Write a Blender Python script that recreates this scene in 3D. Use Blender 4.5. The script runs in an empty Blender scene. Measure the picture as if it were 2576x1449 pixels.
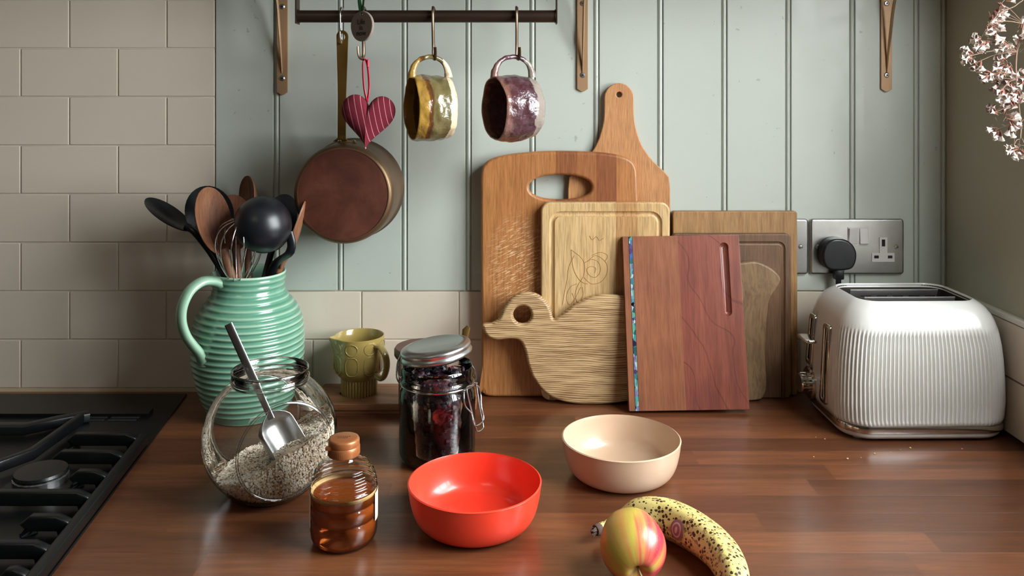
import bpy, bmesh, math, random
from mathutils import Vector, Matrix, noise
random.seed(7)
S = bpy.context.scene
COL = S.collection
PI = math.pi
# ------------------------------------------------------------------ camera, world, lights, exposure
D0 = 1.3225          # camera distance to the back wall plane (y = 0)
HC = 0.459           # camera height over the worktop (z = 0)
FP = 2100.0          # focal length in photo pixels
cam = bpy.data.cameras.new('camera'); camo = bpy.data.objects.new('camera', cam); COL.objects.link(camo)
camo.location = (0, -D0, HC); camo.rotation_euler = (PI/2, 0, 0)
cam.sensor_fit = 'HORIZONTAL'; cam.sensor_width = 36; cam.lens = 36*FP/2576
cam.shift_y = -474.5/2576; cam.clip_start = 0.01
S.camera = camo
S.view_settings.view_transform = 'Standard'; S.view_settings.look = 'None'
S.view_settings.gamma = 1; S.view_settings.exposure = 0.0; S.view_settings.use_curve_mapping = False
w = bpy.data.worlds.new('world'); S.world = w; w.use_nodes = True
w.node_tree.nodes['Background'].inputs[0].default_value = (0.75, 0.88, 1.0, 1)
w.node_tree.nodes['Background'].inputs[1].default_value = 1.0
def area(name, loc, target, sx, sy, power, color):
    l = bpy.data.lights.new(name, 'AREA'); l.shape = 'RECTANGLE'; l.size = sx; l.size_y = sy
    l.energy = power; l.color = color
    o = bpy.data.objects.new(name, l); COL.objects.link(o); o.location = loc
    o.rotation_euler = (Vector(target)-Vector(loc)).to_track_quat('-Z', 'Y').to_euler()
    return o
# daylight outside the window in the right-hand wall
area('window_daylight', (0.96, -0.70, 0.66), (-0.1, -0.42, 0.12), 0.85, 0.95, 64, (0.92, 0.97, 1.0))
# warm fill light added under the ceiling, behind the camera
area('warm_fill', (-0.7, -1.9, 1.42), (-0.7, -1.8, 0.0), 0.6, 0.6, 3.0, (1.0, 0.86, 0.72))

# ------------------------------------------------------------------ helpers
def P(px, py, d): return Vector(((px-1288)/FP*d, d-D0, HC-(py-250)/FP*d))
def PY(px, py, y): return P(px, py, y+D0)
def CT(px, py): return P(px, py, HC*FP/(py-250))
def tag(o, label=None, cat=None, group=None, kind=None):
    if label: o['label'] = label
    if cat: o['category'] = cat
    if group: o['group'] = group
    if kind: o['kind'] = kind
    return o
def thing(name, label, cat, loc=(0,0,0), rot=(0,0,0), group=None):
    o = bpy.data.objects.new(name, None); COL.objects.link(o); o.empty_display_size = .02
    o.location = loc; o.rotation_euler = rot
    return tag(o, label, cat, group)
def structure(name, loc=(0,0,0)):
    o = bpy.data.objects.new(name, None); COL.objects.link(o); o.location = loc; o['kind'] = 'structure'; return o
def meshobj(name, me, mat=None, parent=None, loc=None, rot=None):
    o = bpy.data.objects.new(name, me); COL.objects.link(o)
    if mat is not None:
        for m in (mat if isinstance(mat, (list, tuple)) else [mat]): me.materials.append(m)
    if parent is not None: o.parent = parent
    if loc is not None: o.location = loc
    if rot is not None: o.rotation_euler = rot
    return o
class G:
    def __init__(s): s.v = []; s.f = []; s.m = []; s.mi = 0
    def add(s, vs, fs):
        b = len(s.v); s.v += [tuple(v) for v in vs]; s.f += [tuple(i+b for i in f) for f in fs]; s.m += [s.mi]*len(fs)
        return s
    def box(s, c, z, M=None):
        vs = [Vector((c[0]+z[0]/2*i, c[1]+z[1]/2*j, c[2]+z[2]/2*k)) for i in (-1,1) for j in (-1,1) for k in (-1,1)]
        if M: vs = [M @ v for v in vs]
        return s.add(vs, [(0,1,3,2),(4,6,7,5),(0,4,5,1),(2,3,7,6),(0,2,6,4),(1,5,7,3)])
    def bbox(s, c, z, b=.001, seg=2, M=None):
        bm = bmesh.new(); bmesh.ops.create_cube(bm, size=1)
        for v in bm.verts: v.co = Vector((v.co.x*z[0], v.co.y*z[1], v.co.z*z[2]))
        bmesh.ops.bevel(bm, geom=bm.edges[:], offset=b, segments=seg, profile=.6, affect='EDGES')
        bm.verts.index_update()
        vs = [v.co + Vector(c) for v in bm.verts]
        if M: vs = [M @ v for v in vs]
        s.add(vs, [[v.index for v in f.verts] for f in bm.faces]); bm.free(); return s
    def lathe(s, prof, n=48, fn=None, M=None, closed=False):
        vs = []; fs = []; k = len(prof)
        for i in range(n):
            t = 2*PI*i/n
            for (r, z) in prof:
                rr, zz = (fn(t, r, z) if fn else (r, z))
                v = Vector((rr*math.cos(t), rr*math.sin(t), zz)); vs.append(M @ v if M else v)
        for i in range(n):
            j = (i+1) % n
            for a in range(k-1 + (1 if closed else 0)):
                b = (a+1) % k
                fs.append((i*k+a, j*k+a, j*k+b, i*k+b))
        return s.add(vs, fs)
    def tube(s, pts, r, n=8, caps=True, flat=None, up=None, closed=False, sq=1.0):
        pts = [Vector(p) for p in pts]; k = len(pts)
        R = r if isinstance(r, (list, tuple)) else [r]*k
        F = flat if isinstance(flat, (list, tuple)) else [flat or 1.0]*k
        vs = []; fs = []; U = Vector(up) if up else None
        for i, p in enumerate(pts):
            if closed: t = (pts[(i+1)%k]-pts[i-1])
            else: t = (pts[min(i+1,k-1)]-pts[max(i-1,0)])
            if t.length < 1e-9: t = Vector((0,0,1))
            t.normalize()
            if U is None: U = t.orthogonal()
            if up: U = Vector(up)
            u = U - t*U.dot(t)
            if u.length < 1e-6: u = t.orthogonal()
            u.normalize(); b = t.cross(u); U = u
            for j in range(n):
                a = 2*PI*j/n
                ca, sa = math.cos(a), math.sin(a)
                if sq != 1.0: ca = math.copysign(abs(ca)**sq, ca); sa = math.copysign(abs(sa)**sq, sa)
                vs.append(p + u*(R[i]*ca) + b*(R[i]*F[i]*sa))
        for i in range(k if closed else k-1):
            i2 = (i+1) % k
            for j in range(n):
                j2 = (j+1) % n
                fs.append((i*n+j, i*n+j2, i2*n+j2, i2*n+j))
        if caps and not closed:
            fs.append(tuple(range(n-1,-1,-1))); fs.append(tuple((k-1)*n+j for j in range(n)))
        return s.add(vs, fs)
    def obj(s, name, mat=None, parent=None, smooth=35, loc=None, rot=None, fix=True):
        me = bpy.data.meshes.new(name); me.from_pydata(s.v, [], s.f)
        if any(s.m): me.polygons.foreach_set('material_index', s.m)
        if fix:
            bm = bmesh.new(); bm.from_mesh(me)
            bmesh.ops.remove_doubles(bm, verts=bm.verts, dist=1e-6)
            bmesh.ops.recalc_face_normals(bm, faces=bm.faces); bm.to_mesh(me); bm.free()
        me.update()
        if smooth:
            me.polygons.foreach_set('use_smooth', [True]*len(me.polygons)); me.set_sharp_from_angle(angle=math.radians(smooth))
        return meshobj(name, me, mat, parent, loc, rot)
def dupm(src, name, parent, loc=None, rot=None):
    o = src.copy(); o.name = name; COL.objects.link(o); o.parent = parent
    if loc is not None: o.location = loc
    if rot is not None: o.rotation_euler = rot
    return o
def cr(pts, n=6, closed=True):
    pts = [Vector(p) for p in pts]; k = len(pts); out = []
    rng = k if closed else k-1
    for i in range(rng):
        g = (lambda j: pts[j % k]) if closed else (lambda j: pts[max(0, min(k-1, j))])
        a, b, c, d = g(i-1), g(i), g(i+1), g(i+2)
        for j in range(n):
            t = j/n
            out.append(.5*((2*b)+(c-a)*t+(2*a-5*b+4*c-d)*t*t+(3*b-a-3*c+d)*t**3))
    if not closed: out.append(pts[-1].copy())
    return out
def rrect(x0, z0, x1, z1, r, n=6):
    o = []
    for cx, cz, a in ((x1-r, z1-r, 0), (x0+r, z1-r, PI/2), (x0+r, z0+r, PI), (x1-r, z0+r, 1.5*PI)):
        for i in range(n+1):
            t = a+PI/2*i/n; o.append((cx+r*math.cos(t), cz+r*math.sin(t)))
    return o
def capnormals(me):
    # flat front and back faces keep a true flat normal; bevels blend into it
    cap = {}
    for p in me.polygons:
        if abs(p.normal.y) > .9995 and p.area > 2e-6:
            for v in p.vertices: cap[v] = 1 if p.normal.y > 0 else -1
    cn = [Vector(c.vector) for c in me.corner_normals]
    for p in me.polygons:
        for li in p.loop_indices:
            k = cap.get(me.loops[li].vertex_index)
            if k and p.normal.y*k > .75: cn[li] = Vector((0, k, 0))
    me.normals_split_custom_set([tuple(c) for c in cn])
def platemesh(outlines, t, bev, res=2, cn=True):
    cu = bpy.data.curves.new('c', 'CURVE'); cu.dimensions = '2D'; cu.fill_mode = 'BOTH'
    for ol in outlines:
        sp = cu.splines.new('POLY'); sp.points.add(len(ol)-1)
        for i, p in enumerate(ol): sp.points[i].co = (p[0], p[1], 0, 1)
        sp.use_cyclic_u = True
    cu.extrude = t/2-bev; cu.bevel_depth = bev; cu.bevel_resolution = res; cu.offset = -bev
    o = bpy.data.objects.new('c', cu); COL.objects.link(o)
    dg = bpy.context.evaluated_depsgraph_get(); dg.update()
    me = bpy.data.meshes.new_from_object(o.evaluated_get(dg), depsgraph=dg)
    bpy.data.objects.remove(o); bpy.data.curves.remove(cu)
    for v in me.vertices: x, y, z = v.co; v.co = (x, z-t/2, y)
    bm = bmesh.new(); bm.from_mesh(me); bmesh.ops.remove_doubles(bm, verts=bm.verts, dist=1e-6)
    bmesh.ops.recalc_face_normals(bm, faces=bm.faces); bm.to_mesh(me); bm.free()
    me.polygons.foreach_set('use_smooth', [True]*len(me.polygons)); me.set_sharp_from_angle(angle=math.radians(32))
    me.materials.clear()
    if cn: capnormals(me)
    return me
def carve(me, cutter):   # boolean difference on mesh data, cutter: G
    o = bpy.data.objects.new('t', me); COL.objects.link(o)
    c = cutter.obj('cut', None, None, smooth=0)
    m = o.modifiers.new('b', 'BOOLEAN'); m.object = c; m.operation = 'DIFFERENCE'; m.solver = 'EXACT'
    dg = bpy.context.evaluated_depsgraph_get(); dg.update()
    r = bpy.data.meshes.new_from_object(o.evaluated_get(dg), depsgraph=dg)
    bpy.data.objects.remove(o); bpy.data.objects.remove(c)
    r.polygons.foreach_set('use_smooth', [True]*len(r.polygons)); r.set_sharp_from_angle(angle=math.radians(32))
    r.materials.clear(); capnormals(r)
    return r
def textmesh(txt, size, depth=.0002, align='CENTER'):
    cu = bpy.data.curves.new('t', 'FONT'); cu.body = txt; cu.size = size; cu.extrude = depth; cu.align_x = align; cu.align_y = 'CENTER'
    o = bpy.data.objects.new('t', cu); COL.objects.link(o)
    dg = bpy.context.evaluated_depsgraph_get(); dg.update()
    me = bpy.data.meshes.new_from_object(o.evaluated_get(dg), depsgraph=dg)
    bpy.data.objects.remove(o); bpy.data.curves.remove(cu)
    for v in me.vertices: x, y, z = v.co; v.co = (x, -z, y)
    me.flip_normals()
    me.materials.clear()
    return me

# ------------------------------------------------------------------ materials
def srgb(r, g, b):
    f = lambda c: ((c/255+.055)/1.055)**2.4 if c/255 > .04045 else c/255/12.92
    return (f(r), f(g), f(b), 1)
class MT:
    def __init__(s, name):
        s.mat = bpy.data.materials.new(name); s.mat.use_nodes = True; s.nt = s.mat.node_tree
        s.b = s.nt.nodes['Principled BSDF']; s.out = s.nt.nodes['Material Output']
    def n(s, typ, props=None, **inp):
        nd = s.nt.nodes.new(typ)
        for k, v in (props or {}).items(): setattr(nd, k, v)
        for k, v in inp.items():
            key = int(k[1:]) if (k[0] == 'i' and k[1:].isdigit()) else k.replace('_', ' ')
            s.set(nd.inputs[key], v)
        return nd
    def set(s, sock, v):
        if isinstance(v, bpy.types.NodeSocket): s.nt.links.new(v, sock)
        else: sock.default_value = v
    def P(s, **kw):
        for k, v in kw.items(): s.set(s.b.inputs[k.replace('_', ' ')], v)
        return s
    def math(s, op, a, b=0.0, c=None):
        kw = dict(i0=a, i1=b)
        if c is not None: kw['i2'] = c
        return s.n('ShaderNodeMath', {'operation': op}, **kw).outputs[0]
    def ramp(s, fac, stops, interp='LINEAR'):
        nd = s.n('ShaderNodeValToRGB'); s.set(nd.inputs[0], fac); r = nd.color_ramp; r.interpolation = interp
        while len(r.elements) < len(stops): r.elements.new(.5)
        for e, (p, c) in zip(r.elements, stops): e.position = p; e.color = c if len(c) == 4 else (*c, 1)
        return nd.outputs[0]
    def mix(s, fac, a, b, blend='MIX'):
        nd = s.n('ShaderNodeMix', {'data_type': 'RGBA', 'blend_type': blend})
        s.set(nd.inputs[0], fac); s.set(nd.inputs[6], a); s.set(nd.inputs[7], b); return nd.outputs[2]
    def coord(s, scale=(1,1,1), loc=(0,0,0), rot=(0,0,0), rnd=False, kind='Object'):
        tc = s.n('ShaderNodeTexCoord').outputs[kind]
        if rnd:
            oi = s.n('ShaderNodeObjectInfo').outputs['Random']
            off = s.n('ShaderNodeCombineXYZ', X=s.math('MULTIPLY', oi, 7.3), Y=s.math('MULTIPLY', oi, 3.7), Z=s.math('MULTIPLY', oi, 5.1)).outputs[0]
            tc = s.n('ShaderNodeVectorMath', {'operation': 'ADD'}, i0=tc, i1=off).outputs[0]
        return s.n('ShaderNodeMapping', Vector=tc, Scale=scale, Location=loc, Rotation=rot).outputs[0]
    def noise(s, vec, scale, detail=4, rough=.5, dist=0.0):
        return s.n('ShaderNodeTexNoise', Vector=vec, Scale=scale, Detail=detail, Roughness=rough, Distortion=dist).outputs[0]
    def bump(s, h, strength=.2, dist=.001):
        s.set(s.b.inputs['Normal'], s.n('ShaderNodeBump', Height=h, Strength=strength, Distance=dist).outputs[0]); return s
def plain(name, c, rough=.5, metal=0, bumpy=0, bscale=300, coat=0, var=0, vscale=20, **kw):
    m = MT(name); co = m.coord(); col = c
    if var: col = m.mix(m.noise(co, vscale, 5, .6), tuple(x*(1-var) for x in c[:3])+(1,), tuple(min(1, x*(1+var)) for x in c[:3])+(1,))
    m.P(Base_Color=col, Roughness=rough, Metallic=metal, Coat_Weight=coat, **kw)
    if bumpy: m.bump(m.noise(co, bscale, 4), bumpy)
    return m.mat
def wood(name, c1, c2, axis='Z', cross=70, rough=.45, strips=None, coat=0.0, bump=.15, pores=.35, along=.06, rnd=False, tint=0.0, knot=0.0, scratch=None, c3=None, coatr=.2):
    m = MT(name)
    sc = {'Z': (1, 1, along), 'X': (along, 1, 1)}[axis]
    base = m.coord(rnd=rnd)
    v = m.n('ShaderNodeMapping', Vector=base, Scale=sc).outputs[0]
    if knot:
        w_ = m.n('ShaderNodeTexNoise', Vector=base, Scale=9, Detail=2).outputs[1]
        v = m.n('ShaderNodeVectorMath', {'operation': 'MULTIPLY_ADD'}, i0=w_, i1=(knot, knot, knot), i2=v).outputs[0]
    f1 = m.noise(v, cross, 5, .6, .3)
    f2 = m.noise(v, cross*7, 4, .6)
    col = m.ramp(f1, [(.3, c1), (.7, c2)])
    f2r = m.ramp(f2, [(.35, (1-pores,)*3), (.6, (1, 1, 1))])
    if strips and isinstance(strips[0], tuple):
        sep = m.n('ShaderNodeSeparateXYZ', Vector=base)
        fx = m.math('ADD', m.math('MULTIPLY', sep.outputs[0], 2.0), .5)
        col = m.mix(m.ramp(fx, [(max(0, x_*2+.5), (a_,)*3) for x_, a_ in strips], 'CONSTANT'), col, c3)
    elif strips:
        wd, amt = strips
        sep = m.n('ShaderNodeSeparateXYZ', Vector=base)
        ax = sep.outputs[0] if axis == 'Z' else sep.outputs[1]
        cell = m.math('FLOOR', m.math('DIVIDE', ax, wd))
        wn = m.n('ShaderNodeTexWhiteNoise', {'noise_dimensions': '1D'}, W=m.math('ADD', cell, 13.7)).outputs[0]
        col = m.mix(m.math('MULTIPLY', wn, amt), col, c3 or tuple(x*.45 for x in c1[:3])+(1,))
    if tint:
        oi = m.n('ShaderNodeObjectInfo').outputs['Random']
        col = m.mix(m.math('MULTIPLY', oi, tint), col, c3 or tuple(x*.4 for x in c1[:3])+(1,))
    col = m.mix(1.0, col, f2r, 'MULTIPLY')
    if scratch:
        vv = m.n('ShaderNodeMapping', Vector=m.coord(rot=(0, math.radians(24), 0)), Scale=(12, 1, 95)).outputs[0]
        s1 = m.ramp(m.noise(vv, 6, 3, .7), [(.53, (0,0,0)), (.60, (1,1,1))])
        # scratches sit in the middle area of the board
        sep2 = m.n('ShaderNodeSeparateXYZ', Vector=m.coord())
        dx = m.math('DIVIDE', m.math('SUBTRACT', sep2.outputs[0], scratch[0]), scratch[2])
        dz = m.math('DIVIDE', m.math('SUBTRACT', sep2.outputs[2], scratch[1]), scratch[3])
        r2 = m.math('ADD', m.math('MULTIPLY', dx, dx), m.math('MULTIPLY', dz, dz))
        mk = m.ramp(r2, [(0.1, (1,1,1)), (1.0, (0,0,0))])
        col = m.mix(m.math('MULTIPLY', m.math('MULTIPLY', s1, mk), .9), col, (.80, .55, .30, 1))
    m.P(Base_Color=col, Roughness=rough, Coat_Weight=coat, Coat_Roughness=coatr)
    m.bump(f2, bump, .0006)
    return m.mat
def clear(name, tintc=(1,1,1,1), ior=1.5, gl=1.0, bump=0.0, edge=.25):
    """thin clear glass: straight-through transmission with Fresnel reflection"""
    m = MT(name); m.nt.nodes.remove(m.b)
    fr = m.n('ShaderNodeFresnel', IOR=ior)
    lw = m.n('ShaderNodeLayerWeight', Blend=.5)
    tr = m.n('ShaderNodeBsdfTransparent', Color=m.mix(m.ramp(lw.outputs[1], [(.55, (0,0,0)), (1.0, (edge,)*3)]), tintc, (.25, .32, .30, 1)))
    g = m.n('ShaderNodeBsdfGlossy', Roughness=.02, Color=(1,1,1,1))
    if bump:
        bn = m.n('ShaderNodeBump', Height=m.noise(m.coord(), 30, 3), Strength=bump, Distance=.002).outputs[0]
        m.set(g.inputs['Normal'], bn)
    mx = m.n('ShaderNodeMixShader'); m.set(mx.inputs[0], m.math('MULTIPLY', fr.outputs[0], gl)); m.set(mx.inputs[1], tr.outputs[0]); m.set(mx.inputs[2], g.outputs[0])
    m.set(m.out.inputs[0], mx.outputs[0]); return m.mat

M = {}
M['tile'] = plain('glazed_cream_tile', srgb(212, 200, 182), .22, bumpy=.06, bscale=9, coat=.2, var=.03, vscale=8)
M['grout'] = plain('grout', srgb(196, 187, 170), .85, bumpy=.3)
def panel_paint():
    m = MT('sage_green_paint'); co = m.coord(rnd=True)
    sp = m.ramp(m.noise(co, 90, 2, .5), [(.735, (0,0,0)), (.76, (1,1,1))])
    col = m.mix(m.noise(m.coord((1,1,.3)), 6, 4), srgb(180, 186, 176), srgb(187, 193, 183))
    col = m.mix(m.math('MULTIPLY', sp, .35), col, srgb(100, 100, 90))
    m.P(Base_Color=col, Roughness=.38, Coat_Weight=.1); m.bump(m.noise(m.coord((1,1,.15)), 60, 3), .08); return m.mat
M['panel'] = panel_paint()
M['plaster'] = plain('sage_beige_plaster', srgb(178, 178, 160), .7, bumpy=.08, bscale=80, var=.02)
M['white'] = plain('white_paint', srgb(225, 222, 212), .5)
M['ceil'] = plain('ceiling_paint', srgb(170, 165, 155), .9)
M['roomwall'] = plain('kitchen_wall_paint', srgb(112, 106, 96), .8)
M['floor'] = wood('floor_boards', srgb(110, 75, 50), srgb(150, 108, 75), 'X', 30, .5)
M['worktop'] = wood('oiled_hardwood', srgb(98, 57, 34), srgb(138, 84, 51), 'X', 42, .32, bump=.06, pores=.22, along=.07, rnd=True, tint=.75, c3=srgb(74, 42, 26), coat=.35, coatr=.2)
M['board_a'] = wood('iroko_board', srgb(172, 112, 62), srgb(194, 134, 80), 'Z', 60, .42, strips=((-.25, .0), (-.075, .12), (-.006, .75), (.026, .5), (.055, .85), (.086, .1)), c3=srgb(132, 74, 44), scratch=(-.062, .20, .055, .09), coat=.1)
M['board_b'] = wood('bamboo_paddle', srgb(190, 132, 82), srgb(206, 152, 102), 'Z', 90, .45, strips=(.014, .25), c3=srgb(170, 112, 66))
M['board_c'] = wood('bamboo_board', srgb(160, 118, 72), srgb(182, 142, 92), 'Z', 100, .5, strips=(.010, .35), c3=srgb(140, 98, 58))
M['board_d'] = wood('walnut_board', srgb(108, 80, 56), srgb(134, 102, 74), 'Z', 70, .5, strips=(.02, .5), c3=srgb(88, 62, 42))
M['board_e'] = wood('rubberwood_board', srgb(206, 170, 116), srgb(222, 190, 138), 'Z', 70, .42, strips=((-.25, 0.), (-.04, .15), (.0145, .8), (.048, .25), (.08, .1)), c3=srgb(180, 132, 82), coat=.1)
M['board_h'] = wood('olive_wood', srgb(122, 96, 68), srgb(148, 120, 86), 'Z', 40, .45, knot=.05)
M['engrave'] = plain('engraved_line', srgb(160, 118, 70), .7)
def duck_wood():
    m = MT('oak_duck_wood'); base = m.coord()
    w_ = m.n('ShaderNodeTexNoise', Vector=base, Scale=9, Detail=1.5).outputs[0]
    sep = m.n('ShaderNodeSeparateXYZ', Vector=base)
    # knot bulges the growth lines
    dx = m.math('DIVIDE', m.math('SUBTRACT', sep.outputs[0], .095), .05); dz = m.math('DIVIDE', m.math('SUBTRACT', sep.outputs[2], .065), .03)
    r2 = m.math('ADD', m.math('MULTIPLY', dx, dx), m.math('MULTIPLY', dz, dz))
    k = m.math('DIVIDE', 1.0, m.math('ADD', 1.0, r2))
    zz = m.math('ADD', m.math('ADD', sep.outputs[2], m.math('MULTIPLY', m.math('MULTIPLY', dz, k), -.012)), m.math('MULTIPLY', w_, .022))
    ph = m.math('MULTIPLY', zz, 2100.0)
    s1 = m.math('MULTIPLY_ADD', m.math('SINE', ph), .5, .5)
    fine = m.noise(m.n('ShaderNodeMapping', Vector=base, Scale=(.05, 1, 1)).outputs[0], 420, 4, .6)
    f = m.math('ADD', m.math('MULTIPLY', s1, .22), m.math('MULTIPLY', fine, .85))
    col = m.ramp(f, [(.38, srgb(204, 174, 128)), (.53, srgb(180, 147, 103)), (.70, srgb(122, 92, 60))])
    m.P(Base_Color=col, Roughness=.55); m.bump(f, .08, .0004); return m.mat
M['duck'] = duck_wood()
def red_wood():
    m = MT('red_gum_wood'); base = m.coord(); v = m.n('ShaderNodeMapping', Vector=base, Scale=(1, 1, .06)).outputs[0]
    f1 = m.noise(v, 60, 5, .6, .4); f2 = m.noise(v, 420, 4, .6)
    sep = m.n('ShaderNodeSeparateXYZ', Vector=base)
    a = m.ramp(f1, [(.3, srgb(136, 82, 55)), (.7, srgb(158, 102, 72))])
    b = m.ramp(f1, [(.3, srgb(120, 62, 49)), (.7, srgb(148, 84, 65))])
    right = m.math('GREATER_THAN', sep.outputs[0], .083)
    col = m.mix(right, a, b)
    # dark growth lines sweeping diagonally on the right half
    wv = m.noise(base, 7, 2, .4)
    t = m.math('ADD', m.math('ADD', m.math('MULTIPLY', sep.outputs[0], 1.0), m.math('MULTIPLY', sep.outputs[2], .42)), m.math('MULTIPLY', wv, .16))
    fr = m.math('FRACT', m.math('MULTIPLY', t, 26.0))
    ln = m.ramp(fr, [(.0, (1,1,1)), (.05, (0,0,0)), (.97, (0,0,0)), (1.0, (1,1,1))])
    col = m.mix(m.math('MULTIPLY', m.math('MULTIPLY', ln, right), .55), col, srgb(70, 30, 26))
    col = m.mix(m.math('MULTIPLY', m.ramp(m.noise(base, 14, 2), [(.5, (0,0,0)), (.75, (1,1,1))]), .35), col, srgb(96, 48, 52))
    col = m.mix(1.0, col, m.ramp(f2, [(.35, (.75,)*3), (.6, (1,1,1))]), 'MULTIPLY')
    m.P(Base_Color=col, Roughness=.36, Coat_Weight=.15); m.bump(f2, .1, .0005); return m.mat
M['red'] = red_wood()
def shell():
    m = MT('abalone_shell'); vo = m.n('ShaderNodeTexVoronoi', Vector=m.coord((1,1,.6)), Scale=260)
    rnd = m.n('ShaderNodeSeparateColor', Color=vo.outputs[1]).outputs[0]
    m.P(Base_Color=m.ramp(rnd, [(0, srgb(40,60,80)), (.25, srgb(90,190,180)), (.45, srgb(220,235,240)), (.6, srgb(80,110,190)), (.75, srgb(120,200,150)), (.9, srgb(150,120,190)), (1, srgb(20,22,30))]), Roughness=.15, Metallic=.3, Coat_Weight=1.0)
    return m.mat
M['shell'] = shell()
M['jug'] = None
def glaze_jug():
    m = MT('green_ribbed_glaze'); co = m.coord()
    sep = m.n('ShaderNodeSeparateXYZ', Vector=co)
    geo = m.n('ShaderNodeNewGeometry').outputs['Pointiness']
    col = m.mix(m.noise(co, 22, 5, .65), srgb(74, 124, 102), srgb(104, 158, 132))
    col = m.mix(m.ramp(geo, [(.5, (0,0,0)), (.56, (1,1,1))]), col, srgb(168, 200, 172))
    sp = m.ramp(m.noise(co, 160, 2), [(.72, (0,0,0)), (.75, (1,1,1))])
    col = m.mix(m.math('MULTIPLY', sp, .5), col, srgb(60, 70, 50))
    m.P(Base_Color=col, Roughness=.25, Coat_Weight=.6, Coat_Roughness=.08); m.bump(m.noise(co, 60, 3), .06); return m.mat
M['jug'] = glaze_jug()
M['mustard'] = plain('mustard_glaze', srgb(156, 136, 76), .2, coat=.7, var=.12, vscale=30)
M['black'] = plain('black_plastic', srgb(20, 21, 24), .3, bumpy=.05)
M['blacksatin'] = plain('black_nylon', srgb(18, 20, 25), .34)
M['woodspoon'] = wood('spoon_wood', srgb(92, 56, 40), srgb(146, 98, 66), 'Z', 60, .5, pores=.3)
M['woodspoon2'] = wood('dark_spoon_wood', srgb(92, 54, 38), srgb(128, 80, 56), 'Z', 60, .5, pores=.3)
M['steel'] = plain('polished_steel', (.62, .62, .62, 1), .18, 1)
M['brushed'] = plain('brushed_steel', (.50, .50, .49, 1), .32, 1, bumpy=.08, bscale=500)
M['agedsteel'] = plain('worn_chrome_plate', (.40, .39, .38, 1), .30, 1, bumpy=.1, bscale=60, var=.25, vscale=30)
M['bronze'] = plain('bronze_hook', srgb(110, 92, 76), .35, .9, var=.2)
M['railmetal'] = plain('dark_bronze_tube', srgb(70, 56, 46), .42, .8, var=.15)
M['bracket'] = plain('antique_brass_bracket', srgb(168, 134, 100), .42, .4, var=.12, vscale=30)
M['brass'] = plain('aged_brass', srgb(140, 112, 58), .38, .8, var=.2, vscale=25)
def copper(name, c1, c2, c3, metal, sc):
    m = MT(name); co = m.coord(); n1 = m.noise(co, sc, 6, .65, .5)
    col = m.ramp(n1, [(.3, c1), (.55, c2), (.75, c3)])
    n2 = m.ramp(m.noise(co, sc*5, 5, .7), [(.66, (0,0,0)), (.76, (1,1,1))])
    col = m.mix(m.math('MULTIPLY', n2, .4), col, srgb(170, 130, 115))
    m.P(Base_Color=col, Roughness=.42, Metallic=metal); m.bump(m.noise(co, 120, 3), .06); return m.mat
M['copperbase'] = copper('tarnished_copper_base', srgb(76, 44, 36), srgb(106, 62, 48), srgb(126, 78, 60), .45, 16)
M['copperside'] = copper('tarnished_copper_side', srgb(88, 70, 50), srgb(112, 88, 62), srgb(130, 90, 66), .7, 12)
M['coral'] = plain('coral_melamine', srgb(238, 66, 44), .28, coat=.25)
M['beige'] = plain('beige_melamine', srgb(206, 176, 148), .3, coat=.25, var=.02, vscale=120)
M['toaster'] = plain('cream_toaster_enamel', srgb(212, 211, 205), .24, coat=.4)
M['chrome'] = plain('chrome', (.6, .59, .57, 1), .1, 1)
M['darkmetal'] = plain('toaster_inside', (.10, .09, .08, 1), .4, .8)
M['slotmetal'] = plain('toaster_guard', (.62, .60, .57, 1), .45, 1, bumpy=.1, bscale=200)
M['hob'] = plain('black_enamel', srgb(9, 10, 11), .38)
M['iron'] = plain('cast_iron', srgb(11, 13, 14), .33, .0, bumpy=.12, bscale=500)
M['burner'] = plain('burner_alloy', (.42, .41, .42, 1), .35, 1, var=.3, vscale=60)
M['glass'] = clear('clear_jar_glass', bump=.25, edge=.2, gl=1.1)
M['glassthick'] = clear('thick_glass', (.93, .96, .95, 1), gl=1.3, bump=.5, edge=.15)
M['plastic'] = clear('clear_bottle_plastic', (.98, .97, .93, 1), 1.45, edge=.5, gl=1.2, bump=.15)
M['rimglass'] = clear('bevelled_rim_glass', (.97, .99, .98, 1), gl=2.6, bump=.3, edge=.05)
M['pane'] = clear('window_glass', edge=0, gl=.6)
def honey():
    m = MT('amber_honey'); m.P(Base_Color=(.50, .12, .022, 1), Roughness=.05, Transmission_Weight=.6, IOR=1.4, Subsurface_Weight=.0, Coat_Weight=.5); return m.mat
M['honey'] = honey()
M['foam'] = plain('honey_foam', srgb(196, 164, 110), .6, var=.2, vscale=300)
M['cap'] = plain('copper_coloured_cap', srgb(164, 102, 60), .32, .35, bumpy=.05)
M['label'] = plain('paper_label', srgb(222, 214, 190), .6, var=.15, vscale=200)
M['ink'] = plain('dark_ink', srgb(90, 60, 36), .7)
def oat():
    m = MT('rolled_oats'); r = m.n('ShaderNodeNewGeometry').outputs['Random Per Island']
    m.P(Base_Color=m.ramp(r, [(0, srgb(150, 118, 92)), (.15, srgb(206, 184, 154)), (.5, srgb(236, 222, 198)), (1, srgb(250, 244, 230))]), Roughness=.75); return m.mat
M['oat'] = oat()
def fruit():
    m = MT('dried_fruit_skin'); r = m.n('ShaderNodeNewGeometry').outputs['Random Per Island']
    co = m.coord()
    m.P(Base_Color=m.ramp(r, [(0, srgb(14, 10, 18)), (.6, srgb(34, 20, 32)), (.85, srgb(60, 24, 38)), (1, srgb(110, 24, 44))]), Roughness=.35)
    m.bump(m.noise(co, 260, 4, .6, 1.0), .8, .0015); return m.mat
M['fruit'] = fruit()
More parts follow.
